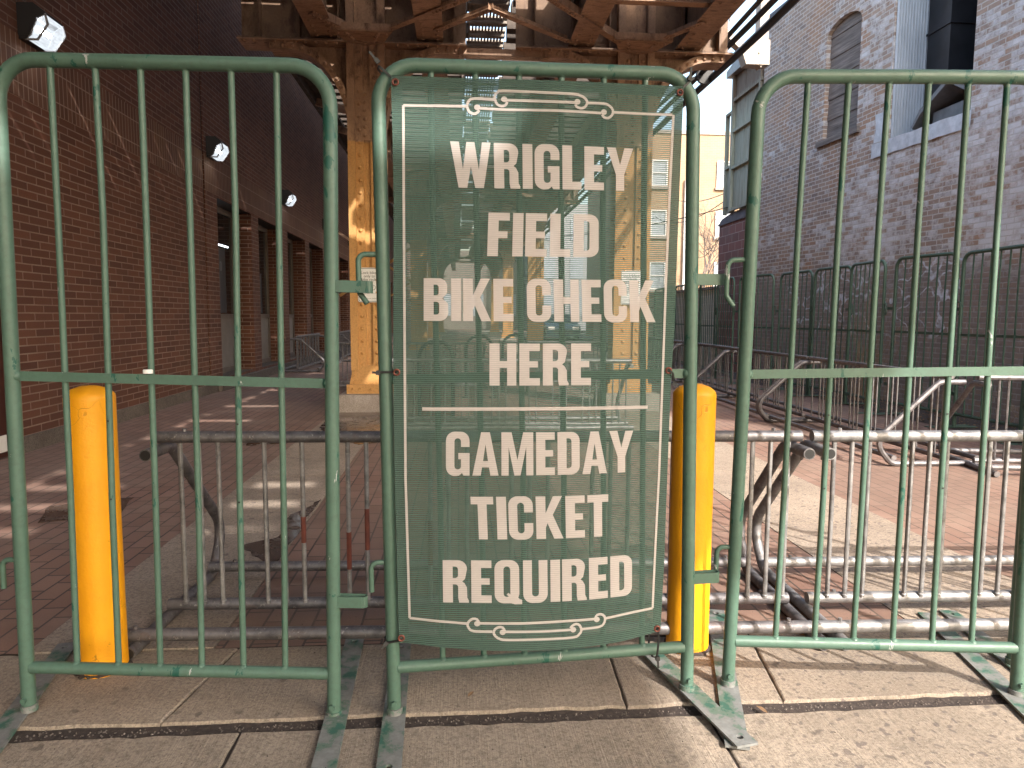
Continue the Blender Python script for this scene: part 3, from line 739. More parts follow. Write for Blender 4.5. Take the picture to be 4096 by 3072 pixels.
STROKES=[[[0.074,1.922],[0.155,1.923],[0.263,1.924]],[[0.301,1.913],[0.294,1.905],[0.284,1.902],[0.272,1.907],[0.266,1.917],[0.265,1.929],[0.271,1.941],[0.287,1.947],[0.35,1.945]],[[0.299,1.919],[0.386,1.916],[0.554,1.916],[0.678,1.913]],[[0.386,1.939],[0.381,1.929],[0.368,1.926],[0.356,1.931],[0.35,1.943],[0.349,1.957],[0.359,1.968],[0.374,1.971],[0.486,1.969],[0.588,1.967],[0.613,1.963],[0.63,1.953],[0.634,1.941],[0.626,1.929],[0.613,1.925],[0.6,1.93],[0.597,1.937]],[[0.381,1.944],[0.486,1.943],[0.598,1.942]],[[0.634,1.942],[0.686,1.942],[0.704,1.937],[0.716,1.924],[0.714,1.909],[0.701,1.899],[0.688,1.901],[0.681,1.909]],[[0.717,1.917],[0.816,1.916],[0.911,1.916]],[[0.056,0.344],[0.182,0.335],[0.234,0.331]],[[0.272,0.333],[0.266,0.344],[0.253,0.346],[0.242,0.339],[0.236,0.328],[0.241,0.315],[0.255,0.307],[0.313,0.305]],[[0.271,0.332],[0.41,0.329],[0.541,0.329],[0.644,0.327]],[[0.644,0.33],[0.65,0.339],[0.664,0.34],[0.675,0.332],[0.677,0.32],[0.671,0.307],[0.655,0.3],[0.599,0.299]],[[0.679,0.325],[0.767,0.331],[0.848,0.333]],[[0.352,0.306],[0.346,0.317],[0.334,0.319],[0.322,0.313],[0.317,0.302],[0.323,0.29],[0.338,0.281],[0.363,0.278],[0.461,0.276],[0.567,0.275],[0.588,0.282],[0.597,0.295],[0.592,0.311],[0.58,0.317],[0.567,0.312],[0.561,0.305]],[[0.349,0.304],[0.462,0.301],[0.567,0.3]],[[0.074,1.922],[0.064,1.382],[0.054,0.802],[0.056,0.344]],[[0.914,1.916],[0.892,1.379],[0.872,0.773],[0.848,0.333]]]
DOTS=[[0.295,1.921],[0.377,1.946],[0.603,1.944],[0.687,1.916],[0.266,0.331],[0.649,0.325],[0.345,0.303],[0.57,0.3]]
bd = MB()
for i, sgm in enumerate(STROKES[:-2]): ribbon(bd, sgm, .0078, .0012+.0002*(i % 4))
for sgm in STROKES[-2:]:
    pp = [sgm[0]]
    for a, b in zip(sgm[:-1], sgm[1:]):
        for k in range(1, 9): pp.append((a[0]+(b[0]-a[0])*k/8, a[1]+(b[1]-a[1])*k/8))
    ribbon(bd, pp, .0078, .0021)
for a, b in DOTS:
    ps = arc(a, b, .0095, .0085, 0, 360, 14)[:-1]
    bd.add([on_banner(x, y, .0024) for x, y in ps], [tuple(range(14))])
bd.build('border_scroll', 'print', br, 60)
GR = [(.0522, 1.9885), (.9345, 1.9842), (.0349, 1.1236), (.9031, 1.1132), (.0285, .2783), (.8643, .2614)]
for a, b in GR:
    g = MB(); c = on_banner(a, b, .003); ps = [c+Vector((math.cos(t)*.0085, 0, math.sin(t)*.0085)) for t in [2*PI*i/16 for i in range(17)]]
    g.tube(ps, .0030, 6, False); g.build('grommet', 'brass', br)
# cable ties
def tie(pts, tail, label, head=None):
    o = empty('cable_tie', (*l1, 0), w1, label, 'cable tie', 'black cable ties that hold the banner')
    m = MB(); P = fillet([W1(*q) for q in pts], .012, 4)
    for a, b in zip(P[:-1], P[1:]):
        if (b-a).length > 1e-4: m.bar(a, b, .0068, .0032, (0, 1, .2))
    m.build('strap', 'black', o)
    h = MB(); a = W1(*tail[0]); b = W1(*tail[1]); d = (b-a).normalized()
    h.bar(a-d*.007, a+d*.007, .013, .011, (0, 1, 0)); h.bar(a, b, .0068, .0026, (0, 1, 0)); h.build('tie_head', 'black', o)
def ringpts(cx, cz, dx, dz, g0, r=.024):
    # wraps a tube whose section lies across direction (dx,dz), starting and ending at grommet g0
    return [(g0[0], gdep(*g0)-.004, g0[1]), (cx+dx*r, -.026, cz+dz*r), (cx-dx*r, -.026, cz-dz*r), (cx-dx*r*1.05, .022, cz-dz*r*1.05), (cx+dx*r, .024, cz+dz*r), (g0[0]+.004, gdep(*g0)+.006, g0[1])]
tie(ringpts(.022, 2.022, .75, -.65, GR[0], .026), ((-.0, -.030, 2.050), (-.022, -.034, 2.075)), 'black cable tie at the top left corner of the banner')
tie(ringpts(.968, 2.020, -.75, -.65, GR[1], .026), ((.968, -.030, 2.030), (.972, -.034, 2.062)), 'black cable tie at the top right corner of the banner')
tie(ringpts(0, 1.124, 1, 0, GR[2], .024), ((-.022, -.028, 1.122), (-.040, -.030, 1.124)), 'black cable tie round the left post at mid height of the banner')
tie([(GR[3][0], gdep(*GR[3])-.005, GR[3][1]), (.916, -.045, 1.105), (.925, -.03, 1.075), (.925, -.012, 1.088), (.91, .01, 1.112)], ((.926, -.032, 1.068), (.940, -.036, 1.062)), 'black cable tie looped over the middle bar at the right edge of the banner')
tie(ringpts(0, .262, 1, .12, GR[4], .024), ((-.022, -.028, .258), (-.034, -.032, .245)), 'black cable tie round the left post at the foot of the banner')
tie([(GR[5][0], gdep(*GR[5])-.005, GR[5][1]), (.874, -.050, .225), (.872, -.036, .150), (.868, .0, .138), (.866, .028, .165), (.864, .02, .23), (.862, .0, .258)], ((.873, -.040, .150), (.875, -.044, .118)), 'black cable tie hanging round the bottom rail at the right foot of the banner')
# bottle cap on the middle bar of the left barrier
W0 = warp_fn(p0); cp = MB(); c = W0(.424, -.001, ZM+.002+.018)
cp.tube([c, c+Vector((0, 0, .010))], .0145, 20); cp.tube([c+Vector((0, 0, .010)), c+Vector((0, 0, .012))], .0145, 20, r2=.012)
o = cp.build('bottle_cap', 'whitep'); o.location = (*l0, 0); o.rotation_euler = (0, 0, w0)
tag(o, 'small white plastic bottle cap resting on the middle bar of the left barrier', 'bottle cap')

# ------------------------------------------------------------------ bollards
def bollard(x, y, h, r, label, facet=0):
    root = empty('bollard', (x, y, 0), 0, label, 'bollard')
    b = MB(); prof = [(0, h), (r*.35, h-.002), (r*.7, h-.012), (r*.9, h-.024), (r*.985, h-.033), (r*1.008, h-.042), (r*1.006, h-.055), (r, h-.3), (r*.997, .25), (r*1.01, .05), (r*1.02, .0), (r*1.0, -.05)]
    n = 48; vs = []; fs = []
    for k, (rr, z) in enumerate(prof):
        for j in range(n):
            a = 2*PI*j/n; q = rr*(1+.004*math.sin(3*a+z*5)); vs.append((q*math.cos(a), q*math.sin(a), z))
    for k in range(len(prof)-1):
        for j in range(n): fs.append((k*n+j, k*n+(j+1) % n, (k+1)*n+(j+1) % n, (k+1)*n+j))
    b.add(vs, fs); b.build('post', 'yellow', root, 60)
    s = MB(); vs = []
    for j in range(n):   # ragged line of paint and grime round the foot
        a = 2*PI*j/n
        for rr, z in ((r*1.0, .012), (r*1.04+random.uniform(0, .014), .003)): vs.append((rr*math.cos(a), rr*math.sin(a), z+random.uniform(0, .004)))
    s.add(vs, [(2*j, 2*j+1, 2*((j+1) % n)+1, 2*((j+1) % n)) for j in range(n)]); s.build('base_grime', 'dirt', root)
    return root
bollard(-1.306, 2.61, 1.045, .0815, 'tall yellow painted bollard behind the left barrier')
bollard(.900, 2.640, 1.045, .0805, 'yellow painted bollard half hidden by the right edge of the banner')

# ------------------------------------------------------------------ bike racks
def make_rack(loc, rz, L, label, mat='galv', detail=True, rust=False, group=None, legs=(1, 1), seed=0):
    root = empty('bike_rack', (*loc, 0), rz, label, 'bike rack', group); n = 14 if detail else 8
    rt = .0245; zt = .795
    for nm, y, z, x0, x1 in (('top_rail', 0, zt, 0, L), ('panel_rail', .02, .075, .02, L-.02), ('rear_rail', .47, .075, .02, L-.02), ('front_rail', -.27, .075, -.1 if detail else 0, L-.02)):
        m = MB(); m.tube([(x0, y, z), (L*.5, y, z), (x1, y, z)], rt, n)
        if detail and legs[0]:
            for xx in (x0+.12, x1-.12): m.tube([(xx, y, z+rt-.002), (xx, y, z+rt+.011)], .008, 6)
        m.build(nm, mat, root)
    for sx, x in ((0, .02), (1, L-.02)):
        if not legs[sx]: continue
        m = MB(); zg = .027
        P = fillet([(x, -.13, zt-.052), (x, .10, zt-.052), (x, .66, .22), (x, .50, zg), (x, -.33, zg)], [.10, .14, .10], 7)
        m.tube(P, rt, n, True)
        if detail:   # open tube end, bolts
            m.cur = 1; m.tube([P[0]+Vector((0, -.0008, 0)), P[0]+Vector((0, .001, 0))], rt*.82, n); m.cur = 0
            m.tube([(x, -.06, zt-.09), (x, -.06, zt-.06)], .006, 6)
            m.cur = 1; m.tube([P[-1]+Vector((0, -.0008, 0)), P[-1]+Vector((0, .001, 0))], rt*.82, n); m.cur = 0
        m.build('leg', [mat, 'black'], root)
    x = .10; k = 0
    while x < L-.05:
        for j in range(3):
            xx = x+.077*j
            if xx > L-.04: break
            m = MB(); m.tube([(xx, .0, .085), (xx, 0, .45), (xx, 0, zt-.01)], .0100, 9 if detail else 6)
            if detail: m.dome((xx, .002, .096), (0, 0, 1), .015, 8, .5)
            rb = None
            if rust and .55 < xx < 1.2:
                a, b = sorted((random.uniform(.20, .36), random.uniform(.36, .52)))
                m.cur = 1; m.tube([(xx, 0, a), (xx, 0, b)], .0104, 9); m.cur = 0
            m.build('rack_bar', ['galv' if rust else mat, 'rustbar'], root)
        x += .342
    return root
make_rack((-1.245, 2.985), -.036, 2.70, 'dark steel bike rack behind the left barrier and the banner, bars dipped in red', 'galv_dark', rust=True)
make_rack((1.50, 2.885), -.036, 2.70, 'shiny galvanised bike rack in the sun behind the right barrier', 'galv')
rowlab = ['nearest bike rack of the row along the old brick wall', 'second bike rack of the row along the old brick wall', 'third bike rack of the row, before the barriers', 'fourth bike rack of the row, farther up the alley', 'last bike rack in the row beside the cinder block wall']
for i, (yy, xx) in enumerate(((5.83, 4.27), (8.47, 4.31), (11.12, 4.37), (13.8, 4.42), (16.5, 4.5))):
    make_rack((xx, yy), R(90)-.015, 2.6, 'galvanised '+rowlab[i] if 0 else 'shade-toned steel '+rowlab[i], 'galv_dark', False, group='bike racks lined up along the right side')  # darker steel: the shade on this row is put into the colour
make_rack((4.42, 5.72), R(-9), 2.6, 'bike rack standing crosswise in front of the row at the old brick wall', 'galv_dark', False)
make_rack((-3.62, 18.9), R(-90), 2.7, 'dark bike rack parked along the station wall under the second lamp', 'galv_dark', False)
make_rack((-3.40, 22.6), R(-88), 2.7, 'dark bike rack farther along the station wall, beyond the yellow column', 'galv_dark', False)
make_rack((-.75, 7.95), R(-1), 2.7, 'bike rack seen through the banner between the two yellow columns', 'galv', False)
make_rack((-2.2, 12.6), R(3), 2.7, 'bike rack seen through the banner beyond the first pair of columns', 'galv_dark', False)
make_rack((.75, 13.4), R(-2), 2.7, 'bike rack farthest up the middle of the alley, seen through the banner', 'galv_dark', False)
def hoop(x, y, rz, label):
    root = empty('hoop_rack', (x, y, 0), rz, label, 'hoop rack', 'black hoop racks seen through the banner')
    m = MB(); m.tube([(-.21, 0, 0), (-.21, 0, .4), (-.21, 0, .77)]+[(.21*math.cos(PI-PI*i/10), 0, .77+.21*math.sin(PI*i/10)) for i in range(1, 10)]+[(.21, 0, .77), (.21, 0, .4), (.21, 0, 0)], .024, 10); m.build('hoop', 'cable', root)
    for s_ in (-.21, .21):
        p = MB(); p.tube([(s_, 0, .0), (s_, 0, .012)], .06, 14); p.build('floor_flange', 'cable', root)
hoop(-.28, 8.9, 0, 'black hoop rack nearest the left yellow column, through the banner')
hoop(.33, 11.2, 0, 'black hoop rack in the middle, through the banner letters')
hoop(.95, 11.9, 0, 'black hoop rack right of the middle one, through the banner')

# ------------------------------------------------------------------ station building on the left
XW = -4.05
def left_building():
    root = empty('station_building', (0, 0, 0), 0, 'long dark brown brick building on the left with tall windows between brick piers', 'building')
    bays = []; y = 12.53
    while y < 46: bays.append((y, y+1.98)); y += 2.48
    YZ = lambda a, b, d: (d, a, b)
    w = MB()
    holes = [[(a, .2), (b, .2), (b, 3.25), (a, 3.25)] for a, b in bays]
    holes.append([(11.88, .0), (11.96, .0), (11.96, 9.4), (11.88, 9.4)])
    holes.append([(5.25, .0), (6.72, .0), (6.72, 2.5), (5.25, 2.5)])
    out = [(-4, -.1), (62, -.1), (62, 9.5), (-4, 9.5)]
    holes = [[(p[0], max(p[1], -.05)) for p in h] for h in holes]
    w.prism(out, holes, YZ, XW, XW-.02, back=False)
    w.build('wall', 'lb', root, 0)
    bk = MB(); bk.box(-9, -4.62, -4, 62, -.1, 9.5); bk.build('inner_mass', 'bronze', root, 0)
    # brick piers: the reveals between the bays
    for (a, b), (c, d) in zip(bays[:-1], bays[1:]):
        p = MB()
        p.add([(XW-.02, b, .2), (-4.62, b, .2), (-4.62, b, 3.25), (XW-.02, b, 3.25)], [(0, 1, 2, 3)])
        p.add([(XW-.02, c, .2), (-4.62, c, .2), (-4.62, c, 3.25), (XW-.02, c, 3.25)], [(3, 2, 1, 0)])
        p.add([(-4.62, b, .2), (-4.62, c, .2), (-4.62, c, 3.25), (-4.62, b, 3.25)], [(0, 1, 2, 3)])
        p.build('pier_reveal', 'pier', root, 0)
    p = MB()
    p.add([(XW-.02, 12.53, .2), (-4.62, 12.53, .2), (-4.62, 12.53, 3.25), (XW-.02, 12.53, 3.25)], [(3, 2, 1, 0)])
    p.build('pier_reveal', 'pier', root, 0); p = MB()
    p.add([(XW-.02, 6.72, 0), (-4.62, 6.72, 0), (-4.62, 6.72, 2.5), (XW-.02, 6.72, 2.5)], [(0, 1, 2, 3)])
    p.build('door_reveal', 'pier', root, 0)
    h = MB()
    for a, b in bays: h.box(-4.62, XW-.02, a, b, 3.25, 3.27)
    h.build('lintel_soffit', 'bronze', root, 0)
    s = MB(); 
    for y0, y1 in ((-4, 11.88), (11.96, 62)): s.box(XW, XW+.004, y0, y1, 3.29, 3.86)
    s.build('soldier_course', 'soldier', root, 0)
    pl = MB(); pl.box(XW-.01, XW+.03, 6.75, 12.5, -.05, .15); pl.box(XW-.6, XW+.10, 12.2, 62, -.05, .16); pl.box(XW-.6, XW-.02, 12.53, 62, .16, .20)
    pl.box(XW-.01, XW+.03, -4, 5.2, -.05, .15); pl.build('plinth', 'plinth', root, 0)
    j = MB(); j.box(-4.12, -4.10, 11.85, 12.0, 0, 9.4); j.build('expansion_joint', 'bronze', root, 0)
    for i, (a, b) in enumerate(bays):
        f = MB(); x0, x1 = -4.46, -4.38
        nm = 'window'
        for (ya, yb, za, zb) in ((a, a+.06, .2, 3.25), (b-.07, b, .2, 3.25), (a+.06, b-.07, 3.15, 3.25), (a+.06, b-.07, 1.21, 1.30), (a+.06, b-.07, .2, .30)):
            f.box(x0, x1, ya, yb, za, zb)
        if i == 3: f.box(x0, x1, a+.9, a+.97, .30, 3.15)
        fo = f.build(nm, 'alu', root, 0)
        g = MB(); g.box(-4.43, -4.42, a+.06, b-.07 if i != 3 else a+.9, 1.30, 3.15); g.build('pane', 'glass', fo, 0)
        q = MB(); q.box(-4.44, -4.41, a+.06, b-.07 if i != 3 else a+.9, .30, 1.21)
        q.box(-4.41, -4.395, a+.16, (b if i != 3 else a+1)-.17, .48, 1.12)
        q.build('lower_panel', 'panel', fo, 0)
        if i == 3:
            q = MB(); q.box(-4.5, -4.42, a+.97, b-.07, .3, 3.15); q.build('dark_door', 'dkred', fo, 0)
        if i < 3:
            q = MB(); q.box(-4.418, -4.412, a+.3, b-.5, 1.32, 2.52 if i == 0 else 2.2); po = q.build('poster', 'poster', fo, 0)
            t = MB()
            for (txt, z, hgt) in ((('YO', 2.10, .17), ('ON', 1.88, .17)) if i == 0 else (('I', 2.0, .13), ('R', 1.84, .08)) if i == 1 else ()):
                x = 0
                for ch in txt:
                    wd, polys = G(ch)
                    for o_, hl in polys: t.prism([(p[0]+x, p[1]) for p in o_], [[(p[0]+x, p[1]) for p in l] for l in hl], lambda u_, v_, d, z=z, hgt=hgt: (d, b-.98+u_*hgt*1.3, z+v_*hgt), -4.409, -4.4115, sides=False)
                    x += wd+.08
            if t.v: t.build('poster_lettering', 'wtxt', po, 0)
        if i == 0:
            q = MB(); q.box(-4.416, -4.409, a+.2, b-.3, 2.56, 2.585); q.build('tube_reflection', 'tube', fo, 0)  # glowing strip painted on the pane as the reflection of a tube
    d = MB(); d.box(-4.12, -4.09, 5.25, 6.72, .0, 2.5); do = d.build('door', 'dkred', root, 0)
    k = MB(); k.box(-4.09, -4.082, 5.3, 6.68, .05, .20); k.build('kick_plate', 'whitep', do, 0)
left_building()
LL = ['first wall lamp of the station building, nearest and lit at the top left corner', 'second lit wall lamp of the station building, right of the expansion joint', 'third lit wall lamp, small, above the tall windows', 'fourth wall lamp along the station building, hidden behind the barrier post', 'fifth wall lamp, unlit, far up beside the yellow column']
for i in range(5):
    y = 7.32+4.93*i; r = empty('wall_lamp', (XW, y-.16, 3.98), 0, LL[i], 'wall lamp', 'lamps along the brick station wall')
    h = MB(); ex = lambda a, b, d: (a, d, b)
    hp = [(0, -.13), (.10, -.12), (.16, .02), (.235, .07), (.235, .10), (.15, .165), (0, .165)]
    h.prism(hp, [], ex, -.005, .325); h.prism([(0, -.16), (.07, -.155), (.10, -.11), (0, -.11)], [], ex, .0, .32); h.build('housing', 'bronze', r, 30)
    l = MB(); lp = [(.07, -.155), (.165, -.155), (.262, -.02), (.245, .07), (.165, .03), (.105, -.115)]
    l.prism(lp, [], ex, .02, .30); l_o = l.build('lens', 'lens' if i != 4 else 'lensoff', r, 30)
    if i != 4:
        q = MB(); q.tube([(.155, .09, -.045), (.155, .23, -.045)], .022, 10); q.build('bulb', 'bulb', l_o)
    f = MB()
    for yy in (.006, .302): f.prism([(.055, -.165), (.17, -.165), (.272, -.02), (.25, .08), (.155, .035), (.10, -.105)], [[(.078, -.148), (.162, -.148), (.252, -.02), (.238, .060), (.17, .025), (.115, -.115)]], ex, yy, yy+.012)
    f.build('lens_rim', 'hood', r, 0)

# ------------------------------------------------------------------ elevated railway
def el():
    root = empty('elevated_railway', (0, 0, 0), 0, 'brown riveted steel elevated railway overhead on yellow painted columns', 'railway viaduct')
    CX = (-1.195, 2.37)
    ZF = 4.80
    bents = [-2.6, 9.66, 21.86, 34.1, 46.3]
    for bi, y in enumerate(bents):
        near = bi in (1, 2)
        for ci, cx in enumerate(CX):
            if bi == 0: pass
            c = MB()
            c.box(cx-.235, cx+.235, y+.10, y+.40, .23, 5.65)
            for s_ in (-1, 1):
                a, b = sorted((cx+s_*.238, cx+s_*.045))
                c.box(a, b, y+.06, y+.10, .5, 5.0)
                a, b = sorted((cx+s_*.246, cx+s_*.150)); c.box(a, b, y+.012, y+.11, .55, 5.6)
                if near:
                    z = .62
                    while z < 4.75: c.dome((cx+s_*.098, y+.06, z), (0, -1, 0), .026, 8 if bi == 1 else 5, .95); z += .163
            # splice plate, flared foot
            c.box(cx-.055, cx+.20, y+.045, y+.06, 3.58, 4.20)
            if near:
                for k in range(6):
                    for xx in (cx-.02, cx+.12): c.dome((xx, y+.045, 3.64+k*.105), (0, -1, 0), .026, 8, .9)
            c.prism([(cx-.30, .23), (cx+.30, .23), (cx+.245, .50), (cx+.24, .62), (cx-.24, .62), (cx-.245, .50)], [], lambda a, b, d: (a, d, b), y+.04, y+.46)
            c.box(cx-.31, cx+.31, y+.0, y+.04, .23, .36)
            if near:
                for xx in (-.24, -.14, 0, .14, .24): c.dome((cx+xx, y, .30), (0, -1, 0), .02, 8)
                for zz in (.40, .47, .54):
                    for s_ in (-1, 1): c.dome((cx+s_*.215, y+.04, zz), (0, -1, 0), .019, 8)
            co = c.build('column', 'el', root)
            f = MB(); f.box(cx-.385, cx+.385, y-.15, y+.62, -.05, .235); fo = f.build('footing', 'footing', root, 0)
            # curved knee brackets
            for s_ in (-1, 1):
                b = MB(); x0 = cx+s_*.235; x1 = cx+s_*1.22
                cv = arc(0, 0, 1, 1, 90, 0, 14)   # quarter curve from rim end to column
                def P(u, v): # u 0 at rim end .. 1 at column ; v 1 top .. 0 low
                    return (x1+(x0-x1)*u, 3.62+(ZF-.10-3.62)*v)
                rim = [P(*p) for p in [(.22+.78*a, b_) for a, b_ in cv]]
                rim = [(x1, ZF-.10)]+rim
                web = [(x1, ZF), (x0, ZF), (x0, 3.62)]+rim[::-1][1:]
                b.prism(web, [], lambda a, z, d: (a, d, z), y+.20, y+.21)
                # rim angle: band 11 cm wide, proud on both faces
                n = len(rim); inner = []
                for i, p in enumerate(rim):
                    q0 = Vector(rim[max(0, i-1)]); q1 = Vector(rim[min(n-1, i+1)]); t = (q1-q0).normalized(); nn = Vector((-t.y, t.x))
                    if nn.y < 0 and i < 3: nn = -nn
                    if nn.dot(Vector((x0-x1, 1))) < 0: nn = -nn
                    inner.append(tuple(Vector(p)+nn*.095))
                for yy0, yy1 in ((y+.04, y+.20), (y+.21, y+.34)):
                    for i in range(n-1):
                        q = [rim[i], rim[i+1], inner[i+1], inner[i]]
                        b.prism(q, [], lambda a, z, d: (a, d, z), yy0 if yy0 < y+.2 else yy1, (yy0 if yy0 < y+.2 else yy1)+(.012 if yy0 < y+.2 else -.012))
                for i in range(n-1):   # the outstanding leg under the rim
                    q = [rim[i], rim[i+1]]
                    b.add([(q[0][0], y+.035, q[0][1]), (q[1][0], y+.035, q[1][1]), (q[1][0], y+.345, q[1][1]), (q[0][0], y+.345, q[0][1])], [(0, 1, 2, 3)])
                if near:
                    acc = 0; nxt = .05
                    for i in range(n-1):
                        a = Vector(rim[i])*.5+Vector(inner[i])*.5; d_ = (Vector(rim[i+1])*.5+Vector(inner[i+1])*.5)-a; L_ = d_.length
                        while nxt < acc+L_:
                            p = a+d_*((nxt-acc)/L_); b.dome((p.x, y+.04, p.y), (0, -1, 0), .027, 8, .95); nxt += .118
                        acc += L_
                b.build('knee_bracket', 'el', root, 30)
            # cross girder over the column
            g = MB(); gx0, gx1 = cx-1.60, cx+1.30
            g.box(gx0, gx1, y+.19, y+.205, ZF, 5.72)
            g.box(gx0, gx1, y-.02, y+.40, ZF, ZF+.02); g.box(gx0, gx1, y+.04, y+.36, 5.72, 5.74)
            g.box(gx0, gx1, y+.165, y+.19, ZF+.02, ZF+.14)
            for k in range(6):
                xx = gx0+.25+k*.5; g.box(xx-.01, xx+.01, y+.06, y+.19, ZF+.02, 5.72)
            if near:
                k = gx0+.06
                while k < gx1: g.dome((k, y+.165, ZF+.08), (0, -1, 0), .023, 7, .9); k += .11
                k = gx0+.06
                while k < gx1:
                    if abs(k-cx) > .3: g.dome((k, y+.09, ZF), (0, 0, -1), .025, 7, .9)
                    k += .13
            g2 = MB(); g2.box(gx0-.01, gx1+.01, y-.03, y+.41, ZF-.012, ZF-.001)
            if near:
                k = gx0+.06
                while k < gx1:
                    if abs(k-cx) > .3: g2.dome((k, y+.02, ZF-.012), (0, 0, -1), .024, 7, .9)
                    k += .13
            g2.build('girder_flange', 'el', root, 30)
            g.build('cross_girder', 'el_shaded', root, 30)
        # tie strut between the two halves of the bent
        st = MB(); st.box(.05, 1.16, y+.08, y+.11, ZF-.09, ZF-.01); st.box(.05, 1.16, y+.08, y+.20, ZF-.01, ZF); st.box(.02, 1.2, y+.06, y+.085, ZF-.14, ZF-.10); st.build('strut', 'el', root, 0)
    # stringers
    for si, (sx, w) in enumerate(((-1.72, .17), (-.36, .17), (1.63, .17), (3.08, .17))):
        s = MB(); y0, y1 = -9, 58
        s.box(sx-w, sx+w, y0, y1, 4.87, 4.888); s.box(sx-w*.72, sx+w*.72, y0, y1, 4.888, 4.90)
        s.box(sx-.008, sx+.008, y0, y1, 4.90, 5.72); s.box(sx-w, sx+w, y0, y1, 5.72, 5.745)
        y = 6.5
        while y < 9.7:
            for q in (-.09, .09): s.dome((sx+q, y, 4.87), (0, 0, -1), .024, 7, .9)
            y += .16 if y > 8.7 else .9
        for yy in [k*1.55-4 for k in range(36)]:
            for d_ in (-1, 1):
                a, b = sorted((sx+d_*.008, sx+d_*.11)); s.box(a, b, yy, yy+.016, 4.90, 5.72)
                if 5 < yy < 10:
                    for k in range(5): s.dome((sx+d_*.06, yy, 5.0+k*.15), (0, -1, 0), .016, 6)
        s.build('stringer', 'el', root, 30)
        wb = MB()
        for q in (-.012, .010): wb.box(sx+q, sx+q+.002, y0, y1, 4.905, 5.71)  # thin sheets over the real web, in the darker shade-toned copy
        wb.build('stringer_web_shade', 'el_shaded', root, 0)
    # lateral bracing and gussets under the stringers
    def brace(a, b, w=.085):
        m = MB(); a = Vector((*a, 4.85)); b = Vector((*b, 4.85)); m.bar(a, b, w, .012); 
        d = (b-a).normalized(); n = Vector((-d.y, d.x, 0))*w/2; m.bar(a+n+Vector((0, 0, .04)), b+n+Vector((0, 0, .04)), .012, .09)
        for k in range(5):
            for e, sg in ((a, 1), (b, -1)):
                p = e+d*sg*(.04+.055*k); m.dome((p.x, p.y, p.z-.006), (0, 0, -1), .022, 6, .9)
        m.build('lateral_brace', 'el', root, 30)
    for y in bents:
        o = y-9.66
        for a, b in (((-1.42, 9.40), (-1.74, 8.95)), ((-1.05, 9.55), (-.10, 8.60)), ((-.10, 8.60), (.8, 7.7)), ((-.28, 9.35), (.38, 8.66)), ((.38, 8.66), (1.45, 9.55)), ((2.18, 9.62), (1.22, 8.54)), ((1.22, 8.54), (.5, 7.7)), ((2.60, 9.42), (2.98, 8.8)), ((-1.7, 6.9), (-.36, 5.2)), ((1.63, 5.2), (3.08, 6.9))):
            brace((a[0], a[1]+o), (b[0], b[1]+o))
        for cx in CX:
            g = MB(); g.prism([(cx-.38, y-.36), (cx+.38, y-.36), (cx+.25, y-.02), (cx+.18, y+.06), (cx-.18, y+.06), (cx-.25, y-.02)], [], lambda a, b, d: (a, b, d), 4.80, 4.815)
            g.bar((cx-.38, y-.36, 4.855), (cx+.38, y-.36, 4.855), .012, .08)
            if y in (9.66, 21.86):
                for q in (-.12, .12):
                    for k in range(4): g.dome((cx+q*(1+.15*k), y-.02-.08*k, 4.80), (0, 0, -1), .025, 7, .9)
                for q in (-.3, -.2, .2, .3): g.dome((cx+q, y-.29, 4.80), (0, 0, -1), .025, 7, .9)
                g.dome((cx, y+.02, 4.80), (0, 0, -1), .025, 7, .9)
            g.build('gusset_plate', 'el', root, 30)
        m = MB(); m.box(1.63, 3.08, y-1.1, y-1.08, 4.96, 5.35); m.box(1.63, 3.08, y-1.15, y-1.03, 4.95, 4.965); m.build('diaphragm', 'el', root, 0)
        m = MB(); m.box(-1.72, -.36, y-2.1, y-2.08, 4.96, 5.35); m.box(-1.72, -.36, y-2.15, y-2.03, 4.95, 4.965); m.build('diaphragm', 'el', root, 0)
    # ties: fifty largest on each track as parts, the rest as one
    rs = random.Random(5); rest = MB(); cnt = 0
    for xa, xb in ((-2.76, .12), (.80, 3.78)):
        y = -8.6; k = 0
        while y < 56:
            j = rs.uniform(-.05, .05); tgt = rest; single = 3.5 < y < 22 and cnt < 100
            if single: tgt = MB()
            tgt.box(xa+j, xb+j, y, y+.215, 5.75, 5.92)
            if single: tgt.build('railway_tie', 'tie', root, 0); cnt += 1
            y += .40+rs.uniform(-.02, .03)+(.17 if (xa > 0 and rs.random() < .2) else 0)
    rr = rest.build('railway_ties', 'tie', root, 0); rr['kind'] = 'stuff'
    for rx in (-1.76, -.33, 1.64, 3.07):
        m = MB(); m.box(rx-.035, rx+.035, -9, 56, 5.92, 6.04); m.build('rail', 'galv_dark', root, 0)
    # slotted walkway between the tracks
    g = MB(); x = .17
    while x < .74: g.box(x, x+.026, -8, 50, 5.84, 5.90); x += .052
    y = -8
    rs = random.Random(9)
    while y < 50:
        L_ = rs.uniform(.35, .6); g.box(.15, .76, y, y+.05, 5.80, 5.84)
        if rs.random() < (.97 if y < 6 else .75): g.box(.14, .77, y+.05, y+L_, 5.90, 5.93)
        y += L_+rs.uniform(.06, .22)
    g.build('walkway_grating', 'wood_grey', root, 0)
    # covered walkway toward the station wall
    w = MB(); w.box(-2.92, -2.66, -9, 56, 5.66, 5.73); w.box(-2.92, -2.84, -9, 56, 5.50, 5.66); w.build('side_walkway', 'tie', root, 0)
    w = MB(); w.box(-2.90, -2.84, -9, 56, 5.73, 9.6)  # added unseen screen that keeps the sun off the station wall
    for k in range(32): w.box(-2.84, -2.78, -8.5+2*k, -8.4+2*k, 5.93, 9.6)
    w.build('added_sun_screen', 'tie', root, 0)
